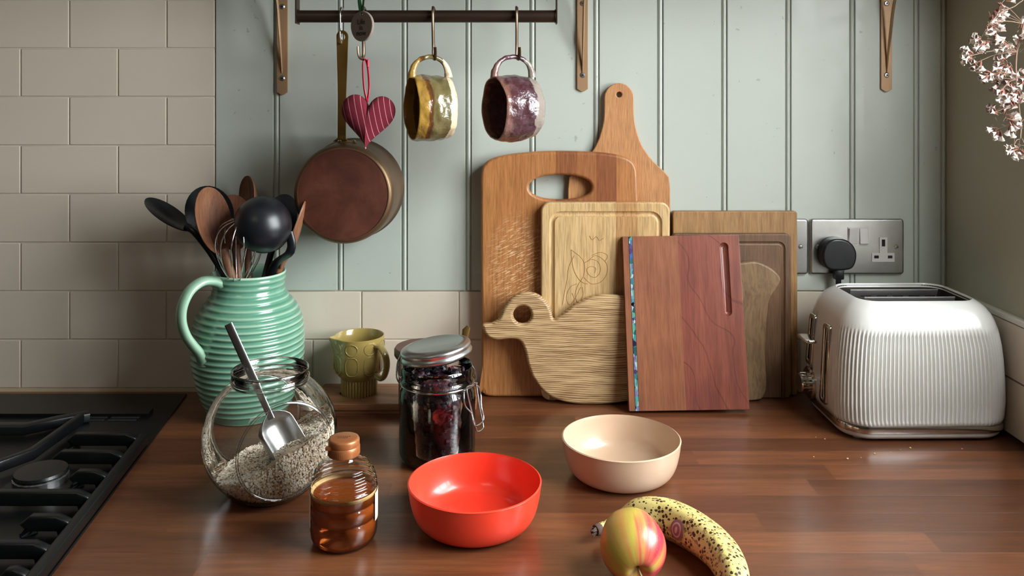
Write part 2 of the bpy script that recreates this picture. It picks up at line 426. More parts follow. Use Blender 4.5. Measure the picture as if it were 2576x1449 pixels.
def heartcloth():
    m = MT('striped_red_cloth'); sep = m.n('ShaderNodeSeparateXYZ', Vector=m.coord())
    t = m.math('ADD', sep.outputs[0], m.math('MULTIPLY', sep.outputs[2], .28))
    t = m.math('ADD', t, m.math('MULTIPLY', m.math('MULTIPLY', sep.outputs[0], sep.outputs[0]), 2.0))
    fr = m.math('FRACT', m.math('ADD', m.math('MULTIPLY', t, 122.0), .3))
    ln = m.math('LESS_THAN', fr, .11)
    wv = m.noise(m.coord((1,1,1)), 700, 2)
    col = m.mix(ln, m.mix(wv, srgb(88, 8, 26), srgb(116, 14, 36)), srgb(190, 120, 130))
    m.P(Base_Color=col, Roughness=.9); m.bump(wv, .4, .0006); return m.mat
M['heart'] = heartcloth()
M['ribbonred'] = plain('red_ribbon', srgb(206, 24, 62), .5)
M['ribbongreen'] = plain('green_ribbon', srgb(40, 110, 62), .35)
M['clay'] = plain('grey_clay', srgb(126, 112, 102), .8, bumpy=.25, var=.08, vscale=60)
M['clayink'] = plain('stamped_letter', srgb(38, 30, 27), .9)
def banded(name, stops, nscale, namt, L):
    m = MT(name); co = m.coord(); sep = m.n('ShaderNodeSeparateXYZ', Vector=co)
    z = m.math('ADD', sep.outputs[2], m.math('MULTIPLY', m.math('SUBTRACT', m.noise(co, nscale, 5, .6), .5), namt))
    col = m.ramp(m.math('DIVIDE', z, L), stops)
    return m, co, col
def glaze1():
    m, co, col = banded('olive_mustard_glaze', [(0, srgb(222, 204, 172)), (.17, srgb(220, 200, 165)), (.19, srgb(96, 88, 56)), (.60, srgb(110, 98, 62)), (.64, srgb(84, 52, 30)), (.71, srgb(100, 64, 32)), (.74, srgb(156, 120, 54)), (1, srgb(160, 124, 56))], 30, .012, .059)
    col = m.mix(m.math('MULTIPLY', m.ramp(m.noise(co, 70, 4), [(.6, (0,0,0)), (.7, (1,1,1))]), .4), col, srgb(90, 66, 34))
    m.P(Base_Color=col, Roughness=.17, Coat_Weight=.1); m.bump(m.noise(co, 60, 3, .5), .7, .004); return m.mat
def glaze2():
    m, co, col = banded('purple_brown_glaze', [(0, srgb(132, 122, 112)), (.26, srgb(138, 128, 116)), (.30, srgb(62, 36, 40)), (.8, srgb(78, 46, 48)), (.9, srgb(116, 80, 66)), (1, srgb(124, 90, 74))], 45, .03, .062)
    col = m.mix(m.math('MULTIPLY', m.ramp(m.noise(co, 90, 6, .7), [(.45, (0,0,0)), (.75, (1,1,1))]), .32), col, srgb(134, 112, 128))
    m.P(Base_Color=col, Roughness=.17, Coat_Weight=.1); m.bump(m.noise(co, 65, 3, .5), .8, .004); return m.mat
M['glaze1'] = glaze1(); M['glaze2'] = glaze2()
def apple_mat():
    m = MT('apple_skin'); co = m.coord(); sep = m.n('ShaderNodeSeparateXYZ', Vector=co)
    # local z = stem axis; streaks run along meridians
    ang = m.math('ARCTAN2', sep.outputs[1], sep.outputs[0])
    st = m.n('ShaderNodeCombineXYZ', X=m.math('COSINE', ang), Y=m.math('SINE', ang), Z=m.math('MULTIPLY', sep.outputs[2], 6.0)).outputs[0]
    n1 = m.noise(st, 1.1, 3, .5, .4); n2 = m.noise(m.n('ShaderNodeMapping', Vector=st, Scale=(14,14,1)).outputs[0], 1.2, 4, .6)
    side = m.math('MULTIPLY_ADD', sep.outputs[0], 11.0, .48)
    f = m.math('ADD', m.math('ADD', side, m.math('MULTIPLY', m.math('SUBTRACT', n1, .5), 1.5)), m.math('MULTIPLY', m.math('SUBTRACT', n2, .5), .25))
    col = m.ramp(f, [(.12, srgb(200, 130, 72)), (.3, srgb(196, 158, 74)), (.46, srgb(190, 176, 70)), (.60, srgb(204, 124, 78)), (.76, srgb(190, 50, 66)), (1, srgb(160, 26, 54))])
    dots = m.n('ShaderNodeTexVoronoi', Vector=co, Scale=420).outputs[0]
    col = m.mix(m.ramp(dots, [(.08, (.4,)*3), (.16, (0,0,0))]), col, srgb(235, 215, 150))
    m.P(Base_Color=col, Roughness=.34, Coat_Weight=.25, Coat_Roughness=.2); return m.mat
M['apple'] = apple_mat()
M['stalk'] = plain('fruit_stalk', srgb(150, 130, 90), .8, bumpy=.3)
def banana_mat():
    m = MT('spotted_banana_skin'); co = m.coord()
    vo = m.n('ShaderNodeTexVoronoi', Vector=m.n('ShaderNodeVectorMath', {'operation': 'ADD'}, i0=co, i1=m.n('ShaderNodeTexNoise', Vector=co, Scale=60).outputs[1]).outputs[0], Scale=165)
    vo = m.n('ShaderNodeTexVoronoi', Vector=co, Scale=290, Randomness=1.0)
    rnd = m.n('ShaderNodeSeparateColor', Color=vo.outputs[1]).outputs[0]
    size = m.math('MULTIPLY', rnd, .55)
    big = m.ramp(m.noise(co, 24, 3), [(.26, (0,0,0)), (.36, (1,1,1))])
    spot = m.math('LESS_THAN', vo.outputs[0], m.math('MULTIPLY', size, big))
    br = m.ramp(m.noise(m.coord((1,1,1)), 170, 5, .75), [(.52, (0,0,0)), (.58, (1,1,1))])
    pat = m.ramp(m.noise(co, 15, 2), [(.46, (0,0,0)), (.56, (1,1,1))])
    base = m.mix(m.noise(co, 12, 3), srgb(204, 184, 104), srgb(222, 208, 136))
    col = m.mix(m.math('MULTIPLY', m.math('MULTIPLY', br, pat), .8), base, srgb(120, 78, 44))
    col = m.mix(spot, col, srgb(64, 40, 22))
    m.P(Base_Color=col, Roughness=.42, Coat_Weight=.1); return m.mat
M['banana'] = banana_mat()
M['bananatip'] = plain('dry_banana_tip', srgb(84, 66, 56), .9, bumpy=.5, var=.4, vscale=200)
M['sticker'] = plain('fruit_sticker', srgb(150, 104, 110), .4)
M['stickerw'] = plain('sticker_print', srgb(205, 180, 175), .4)
M['petal'] = plain('papery_petal', srgb(240, 230, 220), .7, var=.1, vscale=200)
M['petal2'] = plain('dusky_petal', srgb(176, 156, 148), .75, var=.15, vscale=200)
M['calyx'] = plain('brown_calyx', srgb(128, 82, 68), .85, var=.3, vscale=100)
M['sprigstem'] = plain('dry_stem', srgb(128, 104, 86), .8)
M['shelf'] = wood('shelf_wood', srgb(120, 84, 56), srgb(150, 110, 76), 'X', 40, .5)
M['riser'] = wood('riser_wood', srgb(128, 84, 54), srgb(158, 108, 72), 'X', 50, .45)
M['dark'] = plain('dark_recess', (.01, .01, .01, 1), .8)
M['switch'] = plain('white_switch', srgb(205, 200, 196), .35)
M['crumb'] = plain('bread_crumb', srgb(214, 176, 130), .9)
M['cabinet'] = plain('cabinet_paint', srgb(150, 158, 146), .5)
M['potwood'] = wood('lid_wood', srgb(84, 50, 40), srgb(106, 66, 52), 'X', 60, .4)

# ------------------------------------------------------------------ room
XR = 0.684           # right wall plane
XL, YB, ZF, ZC = -2.4, -3.3, -0.92, 1.55
zb0 = .0046
PXL = -.467          # where the tiles stop and the boards begin
wb = structure('wall_back')
G().box(((XL+XR)/2-.05, .0442, (ZF+ZC)/2), (XR-XL+.5, .1, ZC-ZF)).obj('backing', M['grout'], wb, 0)
G().box(((-1.5+PXL)/2-.0008, .0, 1.0-.5+zb0), (PXL+1.5, .016, 1.0)).obj('grout_bed', M['grout'], wb, 0)
G().box(((PXL+XR)/2, .0, .0775+zb0/2), (XR-PXL, .016, .151)).obj('grout_bed', M['grout'], wb, 0)
# tiles, 150 x 75 mm, running bond
def tile_mesh(wd, ht, dp=.0085):
    return platemesh([rrect(-wd/2, -ht/2, wd/2, ht/2, .0012, 2)], dp, .0012, 1)
TP, RP = .1532, .0764
cache = {}
def tile(x0, x1, z0, z1, parent, M4=None):
    wd, ht = round(x1-x0-.0022, 4), round(z1-z0-.0022, 4)
    if (wd, ht) not in cache:
        cache[(wd, ht)] = tile_mesh(wd, ht); cache[(wd, ht)].materials.append(M['tile'])
    o = bpy.data.objects.new('tile', cache[(wd, ht)]); COL.objects.link(o); o.parent = parent
    o.location = ((x0+x1)/2, -.0012 + random.uniform(-.00015, .00015), (z0+z1)/2)
    o.rotation_euler = (random.uniform(-.0008, .0008), 0, random.uniform(-.0008, .0008))
    return o
# y sits so that the front face is close to -0.010
zb = .0046
for r in range(12):
    z0, z1 = zb+r*RP, zb+(r+1)*RP
    odd = r % 2
    xs = []
    start = -.773 if odd == 0 else -.6965
    x = start-TP*3
    while x < PXL+1e-4 if r >= 2 else x < XR: xs.append(x); x += TP
    for i in range(len(xs)):
        a = xs[i]; b = xs[i]+TP
        lim = PXL if r >= 2 else XR-.008
        if a > lim-.01: continue
        b = min(b, lim); tile(a, b, z0, z1, wb)
# boards with a bead down the right edge, each its own piece
def plank_mesh(x0, x1, z0, z1, bead=True):
    W = x1-x0; prof = [(0, 0), (.0, -.0085), (.0006, -.0095)]
    if bead:
        e = W-.0105
        prof += [(e, -.0095), (e+.0008, -.0062), (e+.0022, -.0062)]
        for i in range(7):
            a = PI*i/6; prof.append((e+.0058-.0034*math.cos(a), -.0062-.0036*math.sin(a)))
        prof += [(W-.0009, -.0062), (W-.0002, -.0062), (W-.0002, 0)]
    else: prof += [(W-.0006, -.0095), (W, -.0085), (W, 0)]
    g = G(); n = len(prof)
    vs = [(p[0], p[1], z) for z in (z0, z1) for p in prof]
    g.add(vs, [(i, (i+1) % n, n+(i+1) % n, n+i) for i in range(n)] + [tuple(range(n)), tuple(range(2*n-1, n-1, -1))])
    return g
x = PXL+.001; zp0 = zb+2*RP+.0015
bx = [PXL+.001] + [-.3655+.1006*i for i in range(11)]
for i in range(len(bx)):
    a = bx[i]; b = bx[i+1] if i+1 < len(bx) else XR
    if b-a < .02: continue
    plank_mesh(a, b, zp0, ZC).obj('plank', M['panel'], wb, 30, loc=(a, 0, 0))
t1 = G().box((-.4, -.007, .0022), (2.2, .009, .0044)).obj('trim_1', plain('sealant', srgb(196, 180, 150), .6), None, 0); t1['kind'] = 'structure'
# right wall with the window opening (just outside the frame)
WY0, WY1, WZ0, WZ1 = -.28, -1.18, .15, 1.16
wr = structure('wall_right')
def rbox(y0, y1, z0, z1, nm='section', m='plaster', x0=XR, x1=XR+.22):
    return G().box(((x0+x1)/2, (y0+y1)/2, (z0+z1)/2), (abs(x1-x0), abs(y1-y0), abs(z1-z0))).obj(nm, M[m], wr, 0)
rbox(.0, WY0, ZF, ZC); rbox(WY1, YB, ZF, ZC); rbox(WY0, WY1, ZF, WZ0); rbox(WY0, WY1, WZ1, ZC)
# two rows of tiles along the foot of the right wall
for r in range(2):
    z0, z1 = zb+r*RP, zb+(r+1)*RP
    y = -.012 if r == 0 else -.012+TP/2
    while y > -.62:
        a, b = max(y-TP, -.63), min(y, -.012)
        t = tile(0, a*-1+b, z0, z1, wr)
        t.rotation_euler = (0, 0, -PI/2); t.location = (XR-.0012, (a+b)/2, (z0+z1)/2); y -= TP
t2 = G().bbox((XR-.004, -.32, zb+2*RP+.004), (.012, .62, .008), .002).obj('trim_2', M['white'], None, 30); t2['kind'] = 'structure'
win = structure('window_1')
g = G()
for (y0, y1, z0, z1) in ((WY0, WY0-.05, WZ0, WZ1), (WY1+.05, WY1, WZ0, WZ1), (WY0, WY1, WZ0, WZ0+.05), (WY0, WY1, WZ1-.05, WZ1)):
    g.box((XR+.13, (y0+y1)/2, (z0+z1)/2), (.05, abs(y1-y0), abs(z1-z0)))
g.obj('window_frame', M['white'], win, 0)
for k in (1, 2): G().box((XR+.13, WY0+(WY1-WY0)*k/3, (WZ0+WZ1)/2), (.03, .024, WZ1-WZ0-.1)).obj('glazing_bar', M['white'], win, 0)
G().box((XR+.13, (WY0+WY1)/2, (WZ0+WZ1)/2), (.028, WY0-WY1-.1, .022)).obj('glazing_bar', M['white'], win, 0)
G().box((XR+.13, (WY0+WY1)/2, (WZ0+WZ1)/2), (.004, WY0-WY1-.1, WZ1-WZ0-.1)).obj('pane', M['pane'], win, 0)
G().bbox((XR+.045, (WY0+WY1)/2, WZ0+.008), (.13, WY0-WY1-.004, .016), .003).obj('window_sill', M['white'], win, 30)
def sbox(name, c, s, m):
    o = G().box(c, s).obj(name, M[m], None, 0); o['kind'] = 'structure'; return o
sbox('wall_left', (XL-.05, YB/2, (ZF+ZC)/2), (.1, -YB, ZC-ZF), 'roomwall')
sbox('wall_front', ((XL+XR)/2, YB-.05, (ZF+ZC)/2), (XR-XL, .1, ZC-ZF), 'roomwall')
sbox('ceiling', ((XL+XR)/2, YB/2, ZC+.05), (XR-XL, -YB, .1), 'ceil')
sbox('floor', ((XL+XR)/2, YB/2, ZF-.05), (XR-XL, -YB, .1), 'floor')

# ------------------------------------------------------------------ worktop of joined staves, hob, cabinet
def xe(y): return -.504-(y+.0287)*.1239
WF = -.64
wt = thing('worktop', 'oiled reddish-brown hardwood worktop of joined staves under everything', 'worktop', (0, 0, -.03))
rows = [0, -.0287]
while rows[-1] > WF+.01: rows.append(rows[-1]-.0408)
rng = random.Random(3)
for i in range(len(rows)-1):
    ya, yb = rows[i], rows[i+1]
    x = -1.25 if i == 0 else None
    cuts = []
    xx = -1.3+rng.uniform(0, .3)
    while xx < XR: cuts.append(xx); xx += rng.uniform(.28, .5)
    if i == 0: pts = [-1.25]+[c for c in cuts if -1.1 < c < XR-.08]+[XR-.001]
    else: pts = [None]+[c for c in cuts if xe(yb)+.08 < c < XR-.08]+[XR-.001]
    e = .00005
    for j in range(len(pts)-1):
        a0 = pts[j] if pts[j] is not None else xe(ya); a1 = pts[j] if pts[j] is not None else xe(yb)
        b = pts[j+1]
        q = [(a0, ya), (b, ya), (b, yb), (a1, yb)]
        qi = [(a0, ya-e), (b, ya-e), (b, yb+e), (a1, yb+e)]
        vs = [(*p, 0) for p in q]+[(*p, .03-e*.7) for p in q]+[(*p, .03) for p in qi]
        fs = [(3,2,1,0), (8,9,10,11)]+[(k, (k+1)%4, 4+(k+1)%4, 4+k) for k in range(4)]+[(4+k, 4+(k+1)%4, 8+(k+1)%4, 8+k) for k in range(4)]
        G().add(vs, fs).obj('stave', M['worktop'], wt, 0)
cab = thing('base_cabinet', 'sage painted base cabinet under the worktop', 'cabinet', (0, -.3, ZF))
G().box((-.3, .0, .42), (1.9, .56, .84)).obj('carcass', M['cabinet'], cab, 0)
for k in range(3): G().bbox((-.93+k*.63, -.29, .45), (.61, .018, .76), .003).obj('door', M['cabinet'], cab, 30)

hob = thing('gas_hob', 'black gas hob with cast iron pan supports set in the worktop', 'hob', (0, 0, 0))
def slab(y0, y1, x0, z0, z1, inset=0.0):
    q = [(x0, y0), (xe(y0)-inset, y0), (xe(y1)-inset, y1), (x0, y1)]
    b = [(*p, z0) for p in q]+[(*p, z1) for p in q]
    return b, [(3,2,1,0), (4,5,6,7)]+[(k, (k+1)%4, 4+(k+1)%4, 4+k) for k in range(4)]
g = G(); g.add(*slab(-.0287, -.60, -1.25, -.03, .003)); g.obj('hob_plate', M['hob'], hob, 0)
g = G(); g.add(*slab(-.100, -.125, -.86, .003, .008, .03)); g.obj('rear_ledge', M['hob'], hob, 0)
g = G()
for r_ in range(2):
    for c_ in range(2): g.bbox((-.600+c_*.046, -.127-.010*r_, .0034), (.040, .005, .001), .0004)
g.obj('vent_slot', M['dark'], hob, 0)
def cbar(name, pts, wd=.011, ht=.016):
    g = G(); g.tube(pts, ht/2, 16, True, wd/ht*1.0, up=(0,0,1), sq=.35); return g.obj(name, M['iron'], hob, 50)
for (py, lx, zt) in ((1088, 185, .024), (1132, 150, .024), (1181, 192, .024), (1233, -160, .024), (1294, 72, .024), (1361, -160, .024), (1425, 20, .024)):
    d = (HC-zt)*FP/(py-250); y = d-D0; x1 = xe(y)-.014; x0 = (lx-1288)/FP*d
    cbar('support_finger', [(x0, y, .004), (x0, y, .013), (x0+.004, y, .016), (x1-.010, y, .016), (x1-.003, y, .013), (x1, y, .004)])
cbar('support_frame', [(xe(-.22)-.006, -.22, .011), (xe(-.60)-.006, -.60, .011)], .012, .014)
cbar('support_frame', [(-.90, -.19, .012), (-.66, -.19, .012), (-.63, -.165, .012), (-.60, -.14, .010)], .016, .014)
cbar('support_frame', [(-.598, -.165, .016), (-.60, -.28, .016), (-.63, -.33, .016), (-.70, -.40, .016)], .010, .014)
def burner(x, y, r):
    g = G(); M4 = Matrix.Translation((x, y, .003))
    g.lathe([(0,0),(r*1.35,0),(r*1.35,.003),(r*1.05,.005),(0,.005)], 40, M=M4); g.obj('burner_base', M['hob'], hob)
    g = G(); g.lathe([(0,.004),(r,.004),(r*1.02,.012),(r*.95,.0135),(0,.0135)], 64, fn=lambda t, rr, z: (rr*(1-.03*(math.sin(t*24) > .3)*(z > .01)), z), M=M4); g.obj('burner_ring', M['burner'], hob)
    g = G(); g.lathe([(0,.0135),(r*.97,.0135),(r,.0155),(r*.96,.0185),(r*.5,.0195),(0,.0195)], 40, M=M4); g.obj('burner_cap', M['iron'], hob)
burner(-.556, -.337, .0295)
burner(-.60, -.52, .034); burner(-.85, -.337, .034); burner(-.86, -.52, .029)

# ------------------------------------------------------------------ shelf, brackets, rail
sh = tag(G().bbox((.1, -.150, .725), (1.165, .278, .03), .003).obj('shelf', M['shelf'], None, 30), 'wooden wall shelf held by brass brackets above the boards', 'shelf')
def bracket(px, pyb, label):
    X = (px-1288)/1600.0
    zb_ = HC-(pyb-250)*(D0-.0135)/FP
    b = thing('shelf_bracket', label, 'bracket', (X, -.0095, zb_), group='brackets under the shelf')
    o = platemesh([cr([(-.0085, .004), (0, -.0005), (.0085, .004)], 4, False)[:-1]+[(.0085, .004), (.0085, .70-zb_+.008), (-.0085, .70-zb_+.008)]], .004, .0006, 1)
    meshobj('back_plate', o, M['bracket'], b)
    pts = [(0, -.004-a, z-zb_) for a, z in ((0, .500), (.005, .53), (.013, .56), (.026, .607), (.055, .655), (.10, .69), (.16, .706))]
    pts = cr(pts, 4, False); n = len(pts)
    g = G(); g.tube(pts, [.0007+.0012*min(1, i/8) for i in range(n)], 8, True, 2.0, up=(1,0,0)); g.obj('brace', M['bracket'], b, 60)
    g = G(); g.bbox((0, -.10, .704-zb_), (.017, .2, .005), .001); g.obj('shelf_plate', M['bracket'], b, 30)
    for dz in (.0255, .138):
        g = G(); g.lathe([(0, .0016), (.003, .0013), (.0044, .0)], 20, M=Matrix.Translation((0, -.004, dz)) @ Matrix.Rotation(PI/2, 4, 'X')); g.obj('screw', M['brushed'], b)
        s_ = G(); Mx = Matrix.Translation((0, -.0057, dz)) @ Matrix.Rotation(.5, 4, 'Y')
        s_.box((0,0,0), (.0042, .0006, .0009), Mx); s_.box((0,0,0), (.0009, .0006, .0042), Mx); s_.obj('screw_cross', M['dark'], b, 0)
bracket(711, 238, 'brass shelf bracket left of the hanging rail, by the tiles')
bracket(1465, 230, 'brass shelf bracket just right of the rail, above the oval-handled board')
bracket(2228, 230, 'brass shelf bracket above the socket, near the right wall')
RY, RZ = -.130, .5775
rail = thing('pot_rail', 'dark bronze round tube rail hung under the shelf', 'rail', (0, RY, .71))
rl = Matrix.Translation((0, 0, RZ-.71))
g = G(); g.tube([(-.3045, 0, RZ-.71), (.0625, 0, RZ-.71)], .0088, 20); g.obj('tube', M['railmetal'], rail)
for X in (-.3065, .0635):
    g = G(); g.bbox((X, 0, (RZ+.71)/2-.71-.005), (.0022, .020, .71-RZ+.012), .0008); g.obj('hanger_strap', M['railmetal'], rail)
    g = G(); g.lathe([(0,0),(.0098,0),(.0098,.0015),(0,.0015)], 24, M=Matrix.Translation((X+(.0011 if X < 0 else -.0026), 0, RZ-.71)) @ Matrix.Rotation(PI/2, 4, 'Y')); g.obj('end_ring', M['railmetal'], rail)
def shook(px, label, flat=True, bottom=-.063, curl=1, tipdx=.004):
    X = (px-1288)/FP*(RY+D0)
    h = thing('s_hook', label, 'hook', (X, RY, RZ), group='hooks on the rail')
    pts = [(0, .0125, -.004), (0, .0122, .004), (0, .0075, .0105), (0, 0, .0125), (0, -.0075, .0105), (0, -.012, .002), (0, -.0115, -.012),
           (0, -.007, -.03), (0, -.0035, bottom+.018), (0, -.004, bottom+.007), (tipdx*.3, -.0085, bottom+.0015), (tipdx*.8, -.0155, bottom+.004), (tipdx, -.018, bottom+.012), (tipdx, -.0185, bottom+.018)]
    g = G(); g.tube(cr(pts, 4, False), .0019 if flat else .0013, 8, True, 1.5 if flat else 1.0)
    g.obj('hook_bar', M['bronze'] if flat else M['steel'], h, 60)
    return h
shook(860, 'thin wire hook on the rail holding the copper pan handle', False, bottom=-.041, tipdx=.001)
shook(916, 'flat bronze hook behind the clay tag, holding the red heart', True, bottom=-.062, tipdx=-.005)
shook(1091, 'flat bronze s-hook holding the olive mug', True)
shook(1300, 'flat bronze s-hook holding the purple mug', True)

# ------------------------------------------------------------------ hanging mugs
def axmat(loc, zdir, xdir):
    z = Vector(zdir).normalized(); x = Vector(xdir); x = (x-z*x.dot(z)).normalized(); y = z.cross(x)
    m = Matrix((x, y, z)).transposed().to_4x4(); m.translation = Vector(loc); return m
def hangmug(px, ang, matl, name_label, L, R, seed, basef, amp):
    # axis middle below the hook, handle up
    mid = P(px, 272, 1.178)
    n = Vector((-math.cos(ang), -math.sin(ang), -.02))
    r = thing('hanging_mug', name_label, 'mug', group='mugs hanging from the rail'); r.matrix_world = axmat(mid-n.normalized()*L/2, n, (0, 0, 1))
    prof = [(0, 0), (R*basef*.6, 0), (R*basef*.92, .0005), (R*basef, .004), (R*.985, L*.25), (R*1.02, L*.5), (R*1.0, L*.8), (R*.97, L*.985),
            (R*.955, L), (R*.93, L*.985), (R*.94, L*.7), (R*.93, L*.3), (R*basef*.86, .009), (R*.4, .006), (0, .006)]
    pr = []
    for i in range(len(prof)-1):
        a, b = prof[i], prof[i+1]; k = 6 if abs(a[1]-b[1]) > .008 else 2
        pr += [(a[0]+(b[0]-a[0])*j/k, a[1]+(b[1]-a[1])*j/k) for j in range(k)]
    pr.append(prof[-1])
    def fn(t, rr, z):
        v = noise.noise(Vector((math.cos(t)*1.7+seed, math.sin(t)*1.7, z*38)))
        v2 = noise.noise(Vector((math.cos(t)*4+seed, math.sin(t)*4, z*90+5)))
        k = min(1, rr/.02)
        return rr+k*(amp*v+amp*.8*v2), z+(.0016*noise.noise(Vector((math.cos(t)*1.5, math.sin(t)*1.5, seed)))*(z > L*.9)*k)
    g = G(); g.lathe(pr, 80, fn); g.obj('body', matl, r, 50)
    hp = [(R*.93+(.0725-R*.93)*math.sin(PI*i/36)**.85, 0, L*.5+L*.47*math.cos(PI*i/36)) for i in range(37)]; k = len(hp)
    g = G(); g.tube(hp, [.0027+.0026*(abs(i/(k-1)-.5)*2)**3 for i in range(k)], 12, True, 1.2, up=(0,1,0))
    g.v = [tuple(Vector(v)+Vector((1,1,1))*.0006*noise.noise(Vector(v)*150)) for v in g.v]
    g.obj('handle', matl, r, 60)
    return r
hangmug(1084, math.radians(21), M['glaze1'], 'olive and mustard glazed handmade mug with cream base, hanging by its handle', .0565, .0462, 2.0, .93, .0022)
hangmug(1293, math.radians(24), M['glaze2'], 'purple-brown glazed handmade mug with grey base, hanging by its handle', .062, .0462, 9.0, .90, .0016)

# ------------------------------------------------------------------ copper pan
pc = P(861, 490, 1.20)
pan = thing('copper_saucepan', 'tarnished copper saucepan hanging base outwards on its long brass handle', 'saucepan')
pan.matrix_world = axmat((pc.x, -.118, pc.z), (0, 1, 0), (0, 0, 1))   # local z runs to the wall, local x up
R = .0728
prof = [(0, 0), (R*.86, 0), (R*.95, .0015), (R*.99, .006), (R, .013), (R*1.02, .05), (R*1.03, .080), (R*1.065, .084), (R*1.065, .0865), (R*1.01, .0865), (R*.985, .05), (R*.97, .012), (R*.9, .0035), (0, .0035)]
g = G(); g.lathe(prof, 96); o = g.obj('body', [M['copperside'], M['copperbase']], pan, 40)
for p in o.data.polygons:
    if p.center.z < .0032 and p.center.z < .0031 and p.normal.z < -.5: p.material_index = 1
g = G(); g.lathe([(R*.90, -.0003), (R*.93, .0002), (R*.96, .0024), (R*.94, .004), (R*.9, .002)], 96, closed=True)
g.obj('base_rim', M['copperside'], pan, 60)
# handle in world: from hole at the top down to the pan wall
ht = P(862, 97, 1.183); hb = P(860, 356, 1.243)
hd = (hb-ht).length
hd_out = [(-.0082, -.004)] + [(-.0085*math.cos(a), .004+.0085*math.sin(a)) for a in [PI*i/10 for i in range(11)]] + [(.0082, -.004), (.0060, -.09), (.0062, -hd+.006), (.013, -hd), (-.013, -hd), (-.0062, -hd+.006), (-.0060, -.09)]
hole = [(.0038*math.cos(2*PI*i/20), .0032+.0048*math.sin(2*PI*i/20)) for i in range(20)]
me = platemesh([hd_out, hole], .0028, .0007, 1)
ho = meshobj('handle', me, M['brass'], pan)
tilt = math.atan2(hb.y-ht.y, ht.z-hb.z)
bpy.context.view_layer.update()
ho.matrix_basis = axmat((pc.x, -.118, pc.z), (0, 1, 0), (0, 0, 1)).inverted() @ axmat(ht, ht-hb, (1, 0, 0))
g = G(); g.lathe([(0, .003), (.5, .0028), (.85, .0016), (1, 0), (0, 0)], 32)
g.v = [(R*1.0+v[2]*1.0, v[0]*.0145 if True else 0, .030+v[1]*.009) for v in g.v]
g.obj('handle_flange', M['brass'], pan)
for s_ in (-1, 1):
    g = G(); g.lathe([(0, .0022), (.0018, .0018), (.003, 0)], 16)
    g.v = [(R*1.0+.0025+v[2], s_*.0105+v[0], .028+v[1]) for v in g.v]; g.obj('rivet', M['steel'], pan)

# ------------------------------------------------------------------ heart, tag
hc = P(925, 305, 1.155)
ht_ = thing('fabric_heart', 'stuffed red fabric heart with thin pink stripes, hanging on red ribbon', 'ornament', hc)
def heart2(t):
    x = 16*math.sin(t)**3; y = 13*math.cos(t)-5*math.cos(2*t)-2*math.cos(3*t)-math.cos(4*t)
    return x/16*.0375, (y+2)/14.5*.0375
g = G(); n = 72; RS = [0, .2, .4, .55, .7, .8, .88, .94, .98, 1.0]; vs = []; fs = []
for side in (-1, 1):
    base = len(vs)
    for r_ in RS:
        for i in range(n):
            hx, hz = heart2(2*PI*i/n); th = .0155*math.sqrt(max(0, 1-r_**2.4))
            wr_ = .0008*noise.noise(Vector((hx*200, hz*200, side)))*(r_ > .6)
            vs.append((hx*r_, side*th+wr_, hz*r_+.002*(1-r_)))
    for a in range(len(RS)-1):
        for i in range(n):
            j = (i+1) % n; q = (base+a*n+i, base+a*n+j, base+(a+1)*n+j, base+(a+1)*n+i)
            fs.append(q)
g.add(vs, fs)
hx = g.obj('cushion', M['heart'], ht_, 70, rot=(0, math.radians(4), 0))
nb = Vector((-.001, .0, .0265))
hk = Vector((P(918, 150, 1.182)))-hc
g = G(); g.tube(cr([nb, nb+Vector((-.004, -.002, .022)), Vector((hk.x-.003, hk.y, hk.z-.006)), Vector((hk.x, hk.y, hk.z+.001))], 6, False), .0010, 6, True, 1.8); g.obj('ribbon', M['ribbonred'], ht_, 60)
g = G(); g.tube(cr([nb, nb+Vector((.003, -.001, .02)), Vector((hk.x+.004, hk.y, hk.z-.012)), Vector((hk.x+.001, hk.y, hk.z+.001))], 6, False), .0010, 6, True, 1.8); g.obj('ribbon', M['ribbonred'], ht_, 60)
g = G(); g.lathe([(0,-.006),(.0018,-.0045),(.0012,-.002),(.002,.0005),(.0013,.003),(.0018,.005),(0,.007)], 10, M=Matrix.Translation((hk.x+.0045, hk.y-.001, hk.z-.006))); g.obj('knot', M['ribbonred'], ht_, 60)
tc = P(912, 66, 1.158)
tg = thing('clay_tag', 'oval grey clay tag stamped Life is now, hanging on green ribbon before the rail', 'tag', tc, (0, 0, math.radians(-33)))
ol = [(.0205*math.cos(a)*(1+.02*math.sin(3*a)), .0212*math.sin(a)) for a in [2*PI*i/48 for i in range(48)]]
hl = [(.0016*math.cos(a), .0165+.0016*math.sin(a)) for a in [2*PI*i/12 for i in range(12)]]
meshobj('disc', platemesh([ol, hl], .0045, .0012, 2), M['clay'], tg, loc=(0, .002, 0))
for i, tx in enumerate(('Life', 'is', 'now')):
    meshobj('stamped_word', textmesh(tx, .0102, .00015), M['clayink'], tg, loc=(0, -.0026, .0058-i*.0078))
g = G(); top = Vector((0, .0, .71-tc.z))
for s_ in (-1, 1):
    pts = [Vector((0, -.0015, .0165)), Vector((s_*.0022, -.002, .025)), Vector((s_*.0045, -.002, .045)), Vector((s_*.004, 0, .09)), top]
    g.tube(cr(pts, 5, False), [.0008]*4+[.0028]*17, 8, True, .22, up=(1, -.3*s_, 0))
g.obj('ribbon', M['ribbongreen'], tg, 60)

